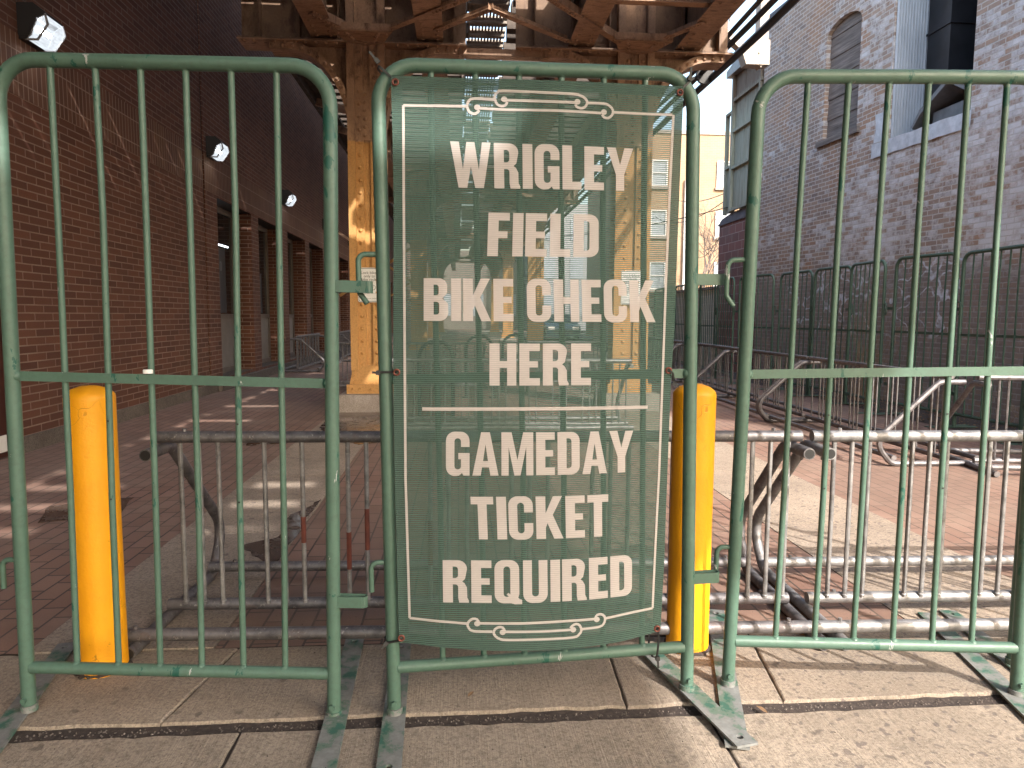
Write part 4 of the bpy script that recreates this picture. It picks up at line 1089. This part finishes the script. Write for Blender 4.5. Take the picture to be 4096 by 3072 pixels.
    for k in range(12):
        w = MB(); w.bar((-2.84, 1+2*k, 5.55), (-1.95, 1+2*k+.1, 5.35), .09, .14); w.build('walkway_bracket', 'el', root, 0)
    w = MB(); w.box(3.86, 4.55, -9, 2.2, 5.75, 5.85); w.build('added_shade_slab', 'tie', root, 0)  # slab added out of view to set where sunlight starts on the ground
    # conduits clipped on the outer stringer, clamps
    for px, pz, r, mt in ((3.33, 5.02, .035, 'el'), (3.44, 5.15, .028, 'cable'), (3.52, 5.3, .04, 'galv_dark')):
        m = MB(); m.tube([(px, -9, pz), (px+.01, 9, pz-.01), (px, 30, pz), (px, 56, pz)], r, 8); m.build('conduit', mt, root)
    m = MB()
    for k in range(40):
        yy = -6+1.3*k
        m.bar((3.24, yy, 4.95), (3.62, yy, 5.38), .03, .015); m.bar((3.6, yy, 5.2), (3.6, yy, 5.75), .02, .02)
        m.bar((3.6, yy+.3, 5.6), (4.0, yy+.3, 5.9), .09, .09)
    m.build('clamp', 'galv_dark', root, 0)
    # sway frames between the far columns
    for y in bents[2:]:
        for a, b in (((-1.2, 1.9), (2.37, 3.9)), ((-1.2, 3.9), (2.37, 1.9))):
            m = MB(); m.bar((a[0]-2.6, y+1.5, a[1]), (b[0]-3.2, y+1.5, b[1]), .08, .08, (0, 1, 0)); 
            m.build('sway_brace', 'el', root, 0)
el()
# overhead cables
cl = ['thick black cable bundle hanging under the viaduct edge', 'second black cable, close beside the thick bundle', 'thin black cable nearest the steel stringer', 'slack upper cable in the bundle by the viaduct edge']
for i, (x, z, r) in enumerate(((4.22, 5.28, .058), (4.05, 5.36, .042), (3.82, 5.30, .030), (4.00, 5.48, .028))):
    m = MB(); pts = []
    for k in range(60):
        y = -6+k; sg = math.sin((k % 5)/5*PI)*(.03 if i < 2 else .06); pts.append((x+.01*math.sin(k*1.3+i), y, z-sg))
    m.tube(pts, r, 8)
    if i == 0:
        m.cur = 0
        for k in range(12):
            yy = -4+5*k+1; m.bar((4.22, yy, 5.28), (3.62, yy, 5.72), .02, .02); m.bar((4.0, yy, 5.48), (3.62, yy, 5.75), .02, .02); m.tube([(4.10, yy-.03, 5.30), (4.10, yy+.03, 5.30)], .15, 10)
    tag(m.build('overhead_cable', 'cable'), cl[i], 'cable', 'cables slung along the viaduct')

# signs on the columns
def text_obj(s, size, fn, name, mat, parent):
    cu = bpy.data.curves.new('t', 'FONT'); cu.body = s; cu.size = size; cu.align_x = 'CENTER'; ob = bpy.data.objects.new('t', cu); COL.objects.link(ob)
    bpy.context.view_layer.update()
    me0 = ob.evaluated_get(bpy.context.evaluated_depsgraph_get()).to_mesh()
    b = MB(); b.add([fn(v.co.x, v.co.y) for v in me0.vertices], [tuple(p.vertices) for p in me0.polygons])
    bpy.data.objects.remove(ob); bpy.data.curves.remove(cu)
    return b.build(name, mat, parent, 0)
def sign(cx, cz, y, label):
    r = empty('bike_sign', (cx, y, cz), 0, label, 'sign', 'bike signs on the columns'); F_ = lambda a, b, d: (a, d, b)
    def rrect(w, h, q): return arc(w-q, -h+q, q, q, -90, 0, 5)+arc(w-q, h-q, q, q, 0, 90, 5)+arc(-w+q, h-q, q, q, 90, 180, 5)+arc(-w+q, -h+q, q, q, 180, 270, 5)
    p = MB(); p.prism(rrect(.152, .229, .025), [], F_, -.012, -.009); p.build('plate', 'signw', r, 0)
    k = MB(); k.prism(rrect(.143, .220, .02), [rrect(.137, .214, .017)], F_, -.0135, -.0135, False, False)
    for i in range(2):
        cxx = -.047+.094*i; k.prism(arc(cxx, -.035, .034, .034, 0, 360, 20)[:-1], [arc(cxx, -.035, .029, .029, 0, 360, 20)[:-1]], F_, -.0135, -.0135, False, False)
    def ln(a, b, w=.004, d=-.0139):
        a = Vector(a); b = Vector(b); t = (b-a).normalized(); n = Vector((-t.y, t.x))*w/2
        k.add([(v.x, d, v.y) for v in (a-n, b-n, b+n, a+n)], [(0, 1, 2, 3)])
    for i, (a, b) in enumerate((((-.047, -.035), (-.022, .018)), ((-.022, .018), (.035, .018)), ((-.022, .018), (0, -.035)), ((-.047, -.035), (0, -.035)), ((0, -.035), (.035, .018)), ((.047, -.035), (.030, .036)), ((.030, .036), (.048, .040)), ((-.022, .018), (-.028, .032)), ((-.040, .033), (-.016, .033)))): ln(a, b, .0045, -.0136-.0002*i)
    k.build('pictogram', 'signk', r, 0)
    for s_, sz, zz in (('Lock bikes', .052, .145), ('only to', .052, .100), ('bike racks', .052, .055), ('They will be removed if locked to columns', .0125, -.115), ('Chicago Transit Authority', .019, -.185)):
        text_obj(s_, sz, lambda a, b, zz=zz: (a, -.0136, b+zz), 'sign_lettering', 'signk', r)
sign(-1.185, 1.695, 9.71, 'white bike locking sign on the left yellow column')
sign(2.37, 1.69, 9.71, 'white bike locking sign on the right yellow column, seen through the banner')

# cream steel outrigger beyond the viaduct edge
cr = empty('steel_outrigger', (0, 12, 0), 0, 'cream painted steel outrigger frame beside the viaduct edge', 'steel frame')
m = MB(); m.bar((3.4, .1, 6.85), (5.10, .1, 5.50), .10, .17, (0, 1, 0)); m.build('diagonal', 'cream', cr, 0)
m = MB(); m.box(5.02, 5.17, 0, .2, 5.55, 9); m.build('upright', 'cream', cr, 0)
m = MB(); m.prism([(4.80, 5.50), (5.2, 5.50), (5.2, 5.9), (5.0, 5.9), (4.72, 5.72)], [[(5.0, 5.66), (5.02, 5.66), (5.02, 5.69), (5.0, 5.69)]], lambda a, b, d: (a, d, b), -.01, .21); m.build('end_plate', 'cream', cr, 0)

# ------------------------------------------------------------------ old brick building on the right
def rb(y, z, d=0.0): return (6.92-.079*(y-8.13)+d, y, z)
def right_building():
    root = empty('old_brick_building', (0, 0, 0), 0, 'old brick building on the right with flaking white paint and a boarded window', 'building')
    w = MB()
    arch = [(12.72, 6.22)]+[(12.235+.485*math.cos(R(a)), 6.22+.22*math.sin(R(a))) for a in range(15, 180, 15)]+[(11.75, 6.22)]
    win = [(11.75, 4.45), (12.72, 4.45)]+arch
    rec = [(9.31, 3.87), (10.93, 3.87), (10.93, 7.0), (9.31, 7.0)]
    top = []
    yy = 14.95
    while yy > 2: top.append((yy, 7.4+random.uniform(-.02, .02))); yy -= .2
    out = [(2.0, -.1), (14.95, -.1)]+top+[(2.0, 7.4)]
    w.prism(out, [win, rec], lambda a, b, d: rb(a, b, d), 0, .24, back=False)
    w.build('wall', 'ob', root, 0)
    n = MB(); n.add([rb(14.95, -.1), rb(14.95, -.1, 8), rb(14.95, 7.4, 8), rb(14.95, 7.4)], [(0, 1, 2, 3)])
    n.add([rb(2, -.1), rb(2, -.1, 8), rb(2, 7.4, 8), rb(2, 7.4)], [(0, 1, 2, 3)]); n.build('end_wall', 'pier', root, 0)
    rf = MB(); rf.add([rb(2, 7.25, .2), rb(14.95, 7.25, .2), rb(14.95, 7.25, 8), rb(2, 7.25, 8)], [(0, 1, 2, 3)]); rf.build('roof', 'slate', root, 0)
    c = MB(); yy = 2.0
    while yy < 14.9:
        c.add([rb(a, b, d) for d in (-.03, .27) for a, b in ((yy, 7.41), (min(yy+.44, 14.97), 7.41), (min(yy+.44, 14.97), 7.46), (yy, 7.46))], [(0, 1, 2, 3), (7, 6, 5, 4), (0, 4, 5, 1), (3, 2, 6, 7), (0, 3, 7, 4), (1, 5, 6, 2)]); yy += .45
    c.build('coping', 'slate', root, 0)
    b = MB()
    z = 4.45; k = 0
    while z < 6.45:
        h = .118; b.add([rb(a, zz, d+.006*(k % 3)) for d in (.07, .10) for a, zz in ((11.70, z), (12.77, z+.0), (12.77, z+h-.004), (11.70, z+h-.004))], [(0, 1, 2, 3), (7, 6, 5, 4), (0, 4, 5, 1), (3, 2, 6, 7)]); z += h; k += 1
    b.build('window_boards', 'boards', root, 0)
    s = MB(); s.add([rb(a, zz, d) for d in (-.05, .12) for a, zz in ((11.66, 4.36), (12.86, 4.36), (12.86, 4.46), (11.66, 4.46))], [(0, 1, 2, 3), (7, 6, 5, 4), (0, 4, 5, 1), (3, 2, 6, 7), (0, 3, 7, 4), (1, 5, 6, 2)]); s.build('window_sill', 'boards', root, 0)
    # light shaft with flue behind the opening
    r = MB()
    r.add([rb(9.31, 3.87, .24), rb(9.31, 3.87, 1.6), rb(9.31, 7.4, 1.6), rb(9.31, 7.4, .24)], [(0, 1, 2, 3)])
    r.add([rb(10.95, 3.87, .24), rb(10.95, 3.87, 1.6), rb(10.95, 7.4, 1.6), rb(10.95, 7.4, .24)], [(0, 1, 2, 3)])
    r.add([rb(9.31, 3.87, 1.6), rb(10.95, 3.87, 1.6), rb(10.95, 7.4, 1.6), rb(9.31, 7.4, 1.6)], [(0, 1, 2, 3)])
    r.add([rb(9.31, 3.87, .0), rb(10.95, 3.87, .0), rb(10.95, 3.87, 1.6), rb(9.31, 3.87, 1.6)], [(0, 1, 2, 3)])
    r.build('shaft', 'duct', root, 0)
    z = MB(); n_ = 46; y0 = 10.90
    vs = []
    for i in range(n_+1):
        x = .02+.52*i/n_; yy = y0+.014*math.cos(i*PI/2)
        for zz in (3.95, 7.3): vs.append(rb(y0, zz, x)[:1]+(yy, zz))
    z.add(vs, [(2*i, 2*i+2, 2*i+3, 2*i+1) for i in range(n_)]); z.build('corrugated_panel', 'zinc', root, 40)
    d = MB(); d.box(7.20, 7.62, 10.35, 10.86, 3.9, 7.2); d.box(7.18, 7.64, 10.33, 10.88, 5.6, 5.63); d.box(7.86, 8.1, 9.5, 10.2, 3.9, 7.2); d.build('flue', 'duct', root, 0)
    h = MB()
    h.box(6.98, 7.75, 9.5, 10.30, 3.9, 4.30); h.build('vent_box', 'hood', root, 0)
    h = MB(); h.prism([(9.36, 4.30), (9.36, 4.42), (9.85, 4.66), (10.45, 4.36), (10.62, 4.16), (10.60, 4.12), (10.42, 4.30), (9.85, 4.58), (9.45, 4.34)], [], lambda a, b, d: (d, a, b+(7.0-d)*.12), 6.86, 7.85); h.build('vent_hood', 'hood', root, 0)
    f = MB(); N = 14; vs = []
    for i in range(N+1):
        a = 9.27+(11.30-9.27)*i/N
        for zz, dd in ((3.84+random.uniform(-.008, .008), -.022+random.uniform(-.006, .004)), (4.06+random.uniform(-.008, .008), -.018+random.uniform(-.006, .004)), (4.075, .05)): vs.append(rb(a, zz, dd))
    f.add(vs, [(3*i+k, 3*i+k+1, 3*i+k+4, 3*i+k+3) for i in range(N) for k in (0, 1)]); f.build('sill_flashing', 'flash', root, 0)
    p = MB(); p.prism([(10.94, 4.08), (11.28, 4.08), (11.24, 4.30), (11.27, 4.52), (11.0, 4.52), (10.94, 4.5)], [], lambda a, b, d: rb(a, b, d), -.006, 0); p.build('painted_patch', 'flash', root, 0)
right_building()
# block built garage and timber porch on it
gr = empty('block_outbuilding', (0, 0, 0), 0, 'low outbuilding of dark red concrete blocks beyond the old brick wall', 'outbuilding')
m = MB(); m.box(6.45, 10, 15.0, 17.45, -.1, 3.52); m.build('wall', 'redblock', gr, 0)
m = MB(); m.prism([(14.98, 3.52), (17.5, 3.52), (17.2, 3.66), (16.5, 3.74), (14.98, 3.74)], [], lambda a, b, d: (d, a, b), 6.42, 10); m.build('tarred_top', 'slate', gr, 0)
po = empty('timber_porch', (0, 0, 0), 0, 'grey green boarded timber porch standing on the red block outbuilding', 'porch')
m = MB(); y = 15.02
while y < 16.6: m.box(6.42+random.uniform(0, .006), 6.45, y, y+.138, 3.78, 6.85); y += .142
m.build('board_wall', 'siding', po, 0)
m = MB(); 
for zz in (3.76, 4.72, 5.55, 6.25): m.box(6.36, 6.42, 15.0, 16.62, zz, zz+.07)
for yy in (15.05, 16.56): m.box(6.35, 6.42, yy, yy+.09, 3.76, 6.9)
m.box(6.38, 6.50, 16.62, 16.74, 3.74, 6.1)
for zz in (4.8, 6.04): m.box(6.39, 6.47, 16.62, 17.1, zz, zz+.06)
m.box(6.40, 6.48, 17.05, 17.13, 3.74, 6.1); m.build('framing', 'siding', po, 0)
m = MB(); m.box(6.45, 6.48, 16.75, 17.05, 3.76, 4.8); m.box(6.6, 9.5, 16.55, 16.6, 3.74, 6.85); m.build('end_boards', 'siding', po, 0)
m = MB(); m.prism([(14.96, 6.85), (16.85, 6.85), (16.85, 7.0), (14.96, 7.35)], [], lambda a, b, d: (d, a, b), 6.28, 9.5); m.build('roof', 'hood', po, 0)
# cinder block yard wall with brick cap
cw = empty('yard_wall', (0, 0, 0), 0, 'low cinder block yard wall beyond the outbuilding', 'wall')
m = MB(); m.box(6.5, 6.7, 17.5, 34, -.1, 1.98); m.build('wall', 'cinder', cw, 0)
m = MB(); m.box(6.46, 6.74, 17.5, 34, 1.98, 2.06); m.build('cap', 'redblock', cw, 0)
# yellow apartment house
yb = empty('apartment_house', (0, 0, 0), 0, 'sunlit three storey yellow brick apartment house beyond the yard wall', 'building')
m = MB(); m.add([(8.3, 32, 0), (22, 32, 0), (22, 32, 9.4), (8.3, 32, 9.4)], [(0, 1, 2, 3)]); m.build('front_wall', 'ybrick', yb, 0)
m = MB(); m.add([(8.3, 32, 0), (8.3, 46, 0), (8.3, 46, 9.4), (8.3, 32, 9.4)], [(0, 1, 2, 3)]); m.build('side_wall', 'ybrick2', yb, 0)
m = MB(); m.box(8.25, 22, 31.95, 46, 9.4, 9.55); m.build('parapet', 'footing', yb, 0)
for xx in (8.62, 11.62, 13.4, 15.2):
    for z0, z1 in ((7.1, 8.25), (4.9, 6.05), (2.5, 3.75)):
        f = MB(); f.box(xx, xx+.74, 31.93, 31.97, z0, z0+.06); f.box(xx, xx+.74, 31.93, 31.97, z1-.06, z1); f.box(xx, xx+.06, 31.93, 31.97, z0+.06, z1-.06); f.box(xx+.68, xx+.74, 31.93, 31.97, z0+.06, z1-.06); f.box(xx+.06, xx+.68, 31.94, 31.965, (z0+z1)/2-.03, (z0+z1)/2+.03)
        fo = f.build('window', 'whitep', yb, 0)
        g = MB(); g.box(xx+.06, xx+.68, 31.975, 31.99, z0+.06, z1-.06); g.build('pane', 'winl', fo, 0)
        g = MB(); g.box(xx-.06, xx+.80, 31.88, 31.995, z0-.12, z0-.0); g.build('sill', 'footing', fo, 0)
m = MB(); m.box(10.15, 10.3, 31.85, 31.95, 1, 7.4); m.build('downpipe', 'whitep', yb, 0)
# pale and dark buildings closing the view
pb = empty('pale_building', (0, 0, 0), 0, 'pale stucco building at the far end of the alley, seen through the banner', 'building')
m = MB(); m.box(6.2, 14.0, 60, 72, 0, 10.6); m.build('wall', 'pale', pb, 0)
for xx in (7.0, 9.4, 11.8):
    for zz in (1.2, 4.4, 7.6):
        m = MB(); m.box(xx, xx+1.1, 59.93, 60, zz, zz+1.7); m.build('window', 'winl', pb, 0)
db = empty('dark_brick_building', (0, 0, 0), 0, 'dark brick building at the far left end under the viaduct, through the banner', 'building')
m = MB(); m.box(-16, 5.8, 66, 76, 0, 7.2); m.build('wall', 'boards', db, 0)
for xx in range(-14, 5, 3):
    m = MB(); m.box(xx, xx+1.3, 65.93, 66, 1.2, 3.2); m.build('window', 'winl', db, 0)
# parked car at the end of the alley
car = empty('parked_car', (5.35, 36, 0), 0, 'dark blue car parked at the end of the alley, seen through the banner', 'car')
X3 = lambda a, b, d: (d, a, b)
body = [(-.0, .28), (.0, .62), (.12, .78), (1.15, .92), (1.75, 1.38), (3.1, 1.42), (3.8, .98), (4.3, .92), (4.35, .3)]
m = MB(); m.prism(body, [], X3, -.88, .88); m.build('body', 'carp', car, 30)
m = MB(); m.add([(-.70, 1.16, .96), (.70, 1.16, .96), (.60, 1.72, 1.35), (-.60, 1.72, 1.35)], [(0, 1, 2, 3)]); 
for v in range(4): m.v[v] = (m.v[v][0], m.v[v][1]-.03, m.v[v][2]+.02)
m.build('windscreen', 'glass', car, 0)
for sx in (-1, 1):
    m = MB(); m.box(sx*.62-.16, sx*.62+.16, -.02, .05, .60, .74); m.build('headlight', 'whitep', car, 0)
    for yy in (.8, 3.5):
        m = MB(); m.tube([(sx*.76-.1, yy, .32), (sx*.76+.13*sx, yy, .32)], .32, 18); m.build('wheel', 'tyre', car)
m = MB(); m.box(-.5, .5, -.03, .0, .36, .56); m.build('grille', 'black', car, 0)

# ------------------------------------------------------------------ barriers along the right wall
BLAB = ['nearest', 'second', 'third', 'fourth', 'fifth', 'sixth', 'seventh', 'eighth', 'ninth', 'tenth', 'eleventh', 'twelfth', 'thirteenth', 'fourteenth']
proto = make_barrier((0, 0), 0, (0.0,)*8, 'x', None, 'barriers lined up in front of the old brick wall', True, True, False, 6)
index_kids()
ends = [(5.86, 4.75, 5.87, 5.78), (5.87, 5.85, 5.89, 6.9), (5.89, 6.96, 5.88, 7.95), (5.83, 8.0, 5.70, 9.1), (5.66, 9.14, 5.76, 10.15), (5.78, 10.2, 5.74, 11.2), (5.74, 11.28, 5.67, 12.3), (5.62, 12.38, 5.38, 13.4), (5.33, 13.5, 5.38, 14.55), (5.38, 14.62, 5.42, 15.7), (5.42, 15.75, 5.45, 16.8), (5.46, 16.86, 5.5, 17.9), (5.5, 17.98, 5.54, 19.0), (5.56, 19.1, 5.6, 20.15)]
for i, (xa, ya, xb, yb_) in enumerate(ends):
    o = proto if i == 0 else copy_tree(proto)
    L_ = math.hypot(xb-xa, yb_-ya); o.location = (xa, ya, 0)
    o.rotation_euler = (random.uniform(-.01, .01), random.uniform(-.012, .012), math.atan2(yb_-ya, xb-xa))
    o['label'] = BLAB[i]+' green barrier along the old brick wall, counted from the right edge'

# ------------------------------------------------------------------ bare tree, weeds, wires, litter
def tree(name, x, y, z0, H, seed, label, depth=6, spread=.55, cat='tree', mt='bark', r0=.12, parts=('trunk', 'branches')):
    rs = random.Random(seed); root = empty(name, (x, y, z0), 0, label, cat)
    tr = MB(); br_ = MB()
    def grow(p, d, L, r, k):
        e = p+d*L; (tr if k == depth else br_).tube([p, p.lerp(e, .5)+Vector((rs.uniform(-1, 1), rs.uniform(-1, 1), 0))*L*.05, e], r, 6 if k > 3 else 4, False, r2=r*.62)
        if k == 0: return
        for j in range(3 if k > 1 else 2):
            nd = (d+Vector((rs.gauss(0, spread), rs.gauss(0, spread), rs.gauss(.12, .3)))).normalized()
            grow(e if j else p.lerp(e, .75), nd, L*rs.uniform(.6, .85), r*.6, k-1)
    grow(Vector((0, 0, 0)), Vector((0, 0, 1)), H*.33, r0, depth)
    tr.build(parts[0], mt, root); br_.build(parts[1], mt, root)
tree('bare_tree', 16.2, 48, 0, 13.2, 3, 'bare leafless tree rising behind the yellow apartment house', 7)
tree('bare_tree', 9.9, 29, 0, 6.2, 8, 'small bare tree in front of the yellow apartment house', 6, .5, r0=.07)
def weed(x, y, H, n, seed, label):
    rs = random.Random(seed); m = MB()
    for i in range(n):
        p = Vector((rs.gauss(0, .14), rs.gauss(0, .25), 0)); d = Vector((rs.gauss(0, .12), rs.gauss(0, .2), 1)).normalized(); pts = [p.copy()]
        h = H*rs.uniform(.35, 1)
        for k in range(7):
            d = (d+Vector((rs.gauss(0, .12), rs.gauss(0, .18), rs.gauss(0, .1)))).normalized(); p = p+d*h/7; pts.append(p.copy())
            if k > 2 and rs.random() < .7:
                q = p.copy(); dd = (d+Vector((rs.gauss(0, .7), rs.gauss(0, .8), rs.gauss(0, .4)))).normalized(); m.tube([q, q+dd*.08, q+dd*.15+Vector((0, 0, rs.uniform(-.04, .04)))], .0018, 3, False)
        m.tube(pts, .0035, 4, False, r2=.0015)
    o = m.build('dry_weed', 'vine'); o.location = (x, y, 0); tag(o, label, 'dry weed', None)
weed(6.30, 10.6, 2.0, 46, 3, 'tall tangle of dry weeds between the barriers and the old brick wall')
weed(6.55, 7.3, .55, 30, 5, 'short clump of dry weeds at the foot of the wall, at the right edge')
m = MB(); rs = random.Random(11)
for i in range(2600):
    x = rs.uniform(5.75, 6.85); y = rs.uniform(4, 15); a = rs.uniform(0, PI); s_ = rs.uniform(.008, .028); z = rs.uniform(0, .02)
    c_, n_ = math.cos(a)*s_, math.sin(a)*s_
    m.add([(x-c_, y-n_, z), (x+n_*.4, y-c_*.4, z+rs.uniform(0, .01)), (x+c_, y+n_, z), (x-n_*.4, y+c_*.4, z+rs.uniform(0, .01))], [(0, 1, 2, 3)])
tag(m.build('leaf_litter', 'leaf', smooth=0), 'dead leaves and twigs lying along the foot of the old brick wall', 'leaf litter', kind='stuff')
def leaf(x, y, s_, rz, label):
    m = MB(); P = [(-1, 0, 0), (-.4, .35, .12), (.3, .3, .18), (1, 0, .05), (.3, -.32, .15), (-.4, -.3, .1), (0, 0, .02)]
    m.add([(a*s_, b*s_, c*s_+.002) for a, b, c in P], [(0, 1, 6), (1, 2, 6), (2, 3, 6), (3, 4, 6), (4, 5, 6), (5, 0, 6)]); o = m.build('dead_leaf', 'leaf', smooth=0); o.location = (x, y, .002); o.rotation_euler = (0, 0, rz); tag(o, label, 'leaf')
leaf(-1.93, 4.6, .035, .3, 'curled brown leaf on the pavers behind the left barrier')
leaf(.04, 2.33, .02, 1.0, 'tiny brown leaf on the sidewalk slab under the banner')
leaf(1.0, 2.17, .025, 2.0, 'brown leaf in the sidewalk joint under the right barrier')
m = MB(); m.tube([(0, 0, .006), (.03, .008, .006)], .004, 8); o = m.build('cigarette_butt', 'whitep'); o.location = (-2.45, 4.75, 0); tag(o, 'cigarette butt lying on the pavers left of the left bollard', 'cigarette butt')
wl = ['highest utility wire crossing the yellow apartment house', 'second utility wire down, by the porch', 'third utility wire, looping toward the porch', 'lowest utility wire in front of the apartment house', 'utility wire crossing far up the alley, behind the lettering']
for i, (a, b, sag) in enumerate((((6.5, 17.0, 4.3), (9, 31, 6.6), .3), ((6.5, 17.0, 4.15), (8.6, 31, 5.6), .4), ((6.5, 16.6, 3.9), (2.0, 40, 6.0), .5), ((6.5, 17.0, 3.6), (10.5, 31, 3.9), .3), ((6.6, 24, 4.6), (-2, 40, 5.2), .4))):
    m = MB(); pts = [Vector(a).lerp(Vector(b), k/16)-Vector((0, 0, sag*4*(k/16)*(1-k/16))) for k in range(17)]
    m.tube(pts, .012, 5); tag(m.build('utility_wire', 'cable'), wl[i], 'wire', 'utility wires near the apartment house')

# ------------------------------------------------------------------ camera, sun, sky
f_, pit, roll, yaw = 1534/2212, R(5.52), .0053, math.atan(116/1534)
fw = Vector((math.sin(yaw)*math.cos(pit), math.cos(yaw)*math.cos(pit), -math.sin(pit))); rt0 = Vector((math.cos(yaw), -math.sin(yaw), 0)); up0 = rt0.cross(fw)
rt = rt0*math.cos(roll)+up0*math.sin(roll); up = -rt0*math.sin(roll)+up0*math.cos(roll)
cd = bpy.data.cameras.new('camera'); cd.sensor_width = 36; cd.lens = 36*f_; cd.clip_end = 1000; cd.clip_start = .05
co = bpy.data.objects.new('camera', cd); COL.objects.link(co)
co.matrix_world = Matrix(((rt.x, up.x, -fw.x, 0), (rt.y, up.y, -fw.y, 0), (rt.z, up.z, -fw.z, 1.3), (0, 0, 0, 1))); scn.camera = co
EL = R(37); sv = Vector((.517*math.cos(EL), -.851*math.cos(EL), math.sin(EL)))
sd = bpy.data.lights.new('sun', 'SUN'); sd.energy = 2.0; sd.angle = R(.6); sd.color = (1, .95, .89)
so = bpy.data.objects.new('sun', sd); COL.objects.link(so); so.rotation_euler = sv.to_track_quat('Z', 'Y').to_euler()
wd = bpy.data.worlds.new('World'); scn.world = wd; wd.use_nodes = True; nt = wd.node_tree
sky = nt.nodes.new('ShaderNodeTexSky'); sky.sky_type = 'NISHITA'; sky.sun_disc = False; sky.sun_elevation = EL; sky.sun_rotation = math.atan2(.517, -.851); sky.air_density = 1.5; sky.dust_density = 4.0; sky.ozone_density = 1.0
nt.links.new(sky.outputs[0], nt.nodes['Background'].inputs[0]); nt.nodes['Background'].inputs[1].default_value = .15
vs_ = scn.view_settings; vs_.view_transform = 'Standard'; vs_.look = 'None'; vs_.exposure = 2.12; vs_.gamma = 1
cy = scn.cycles; cy.max_bounces = 8; cy.diffuse_bounces = 4; cy.transparent_max_bounces = 24; cy.caustics_reflective = False; cy.caustics_refractive = False; cy.sample_clamp_indirect = 4
try: cy.use_denoising = True
except Exception: pass
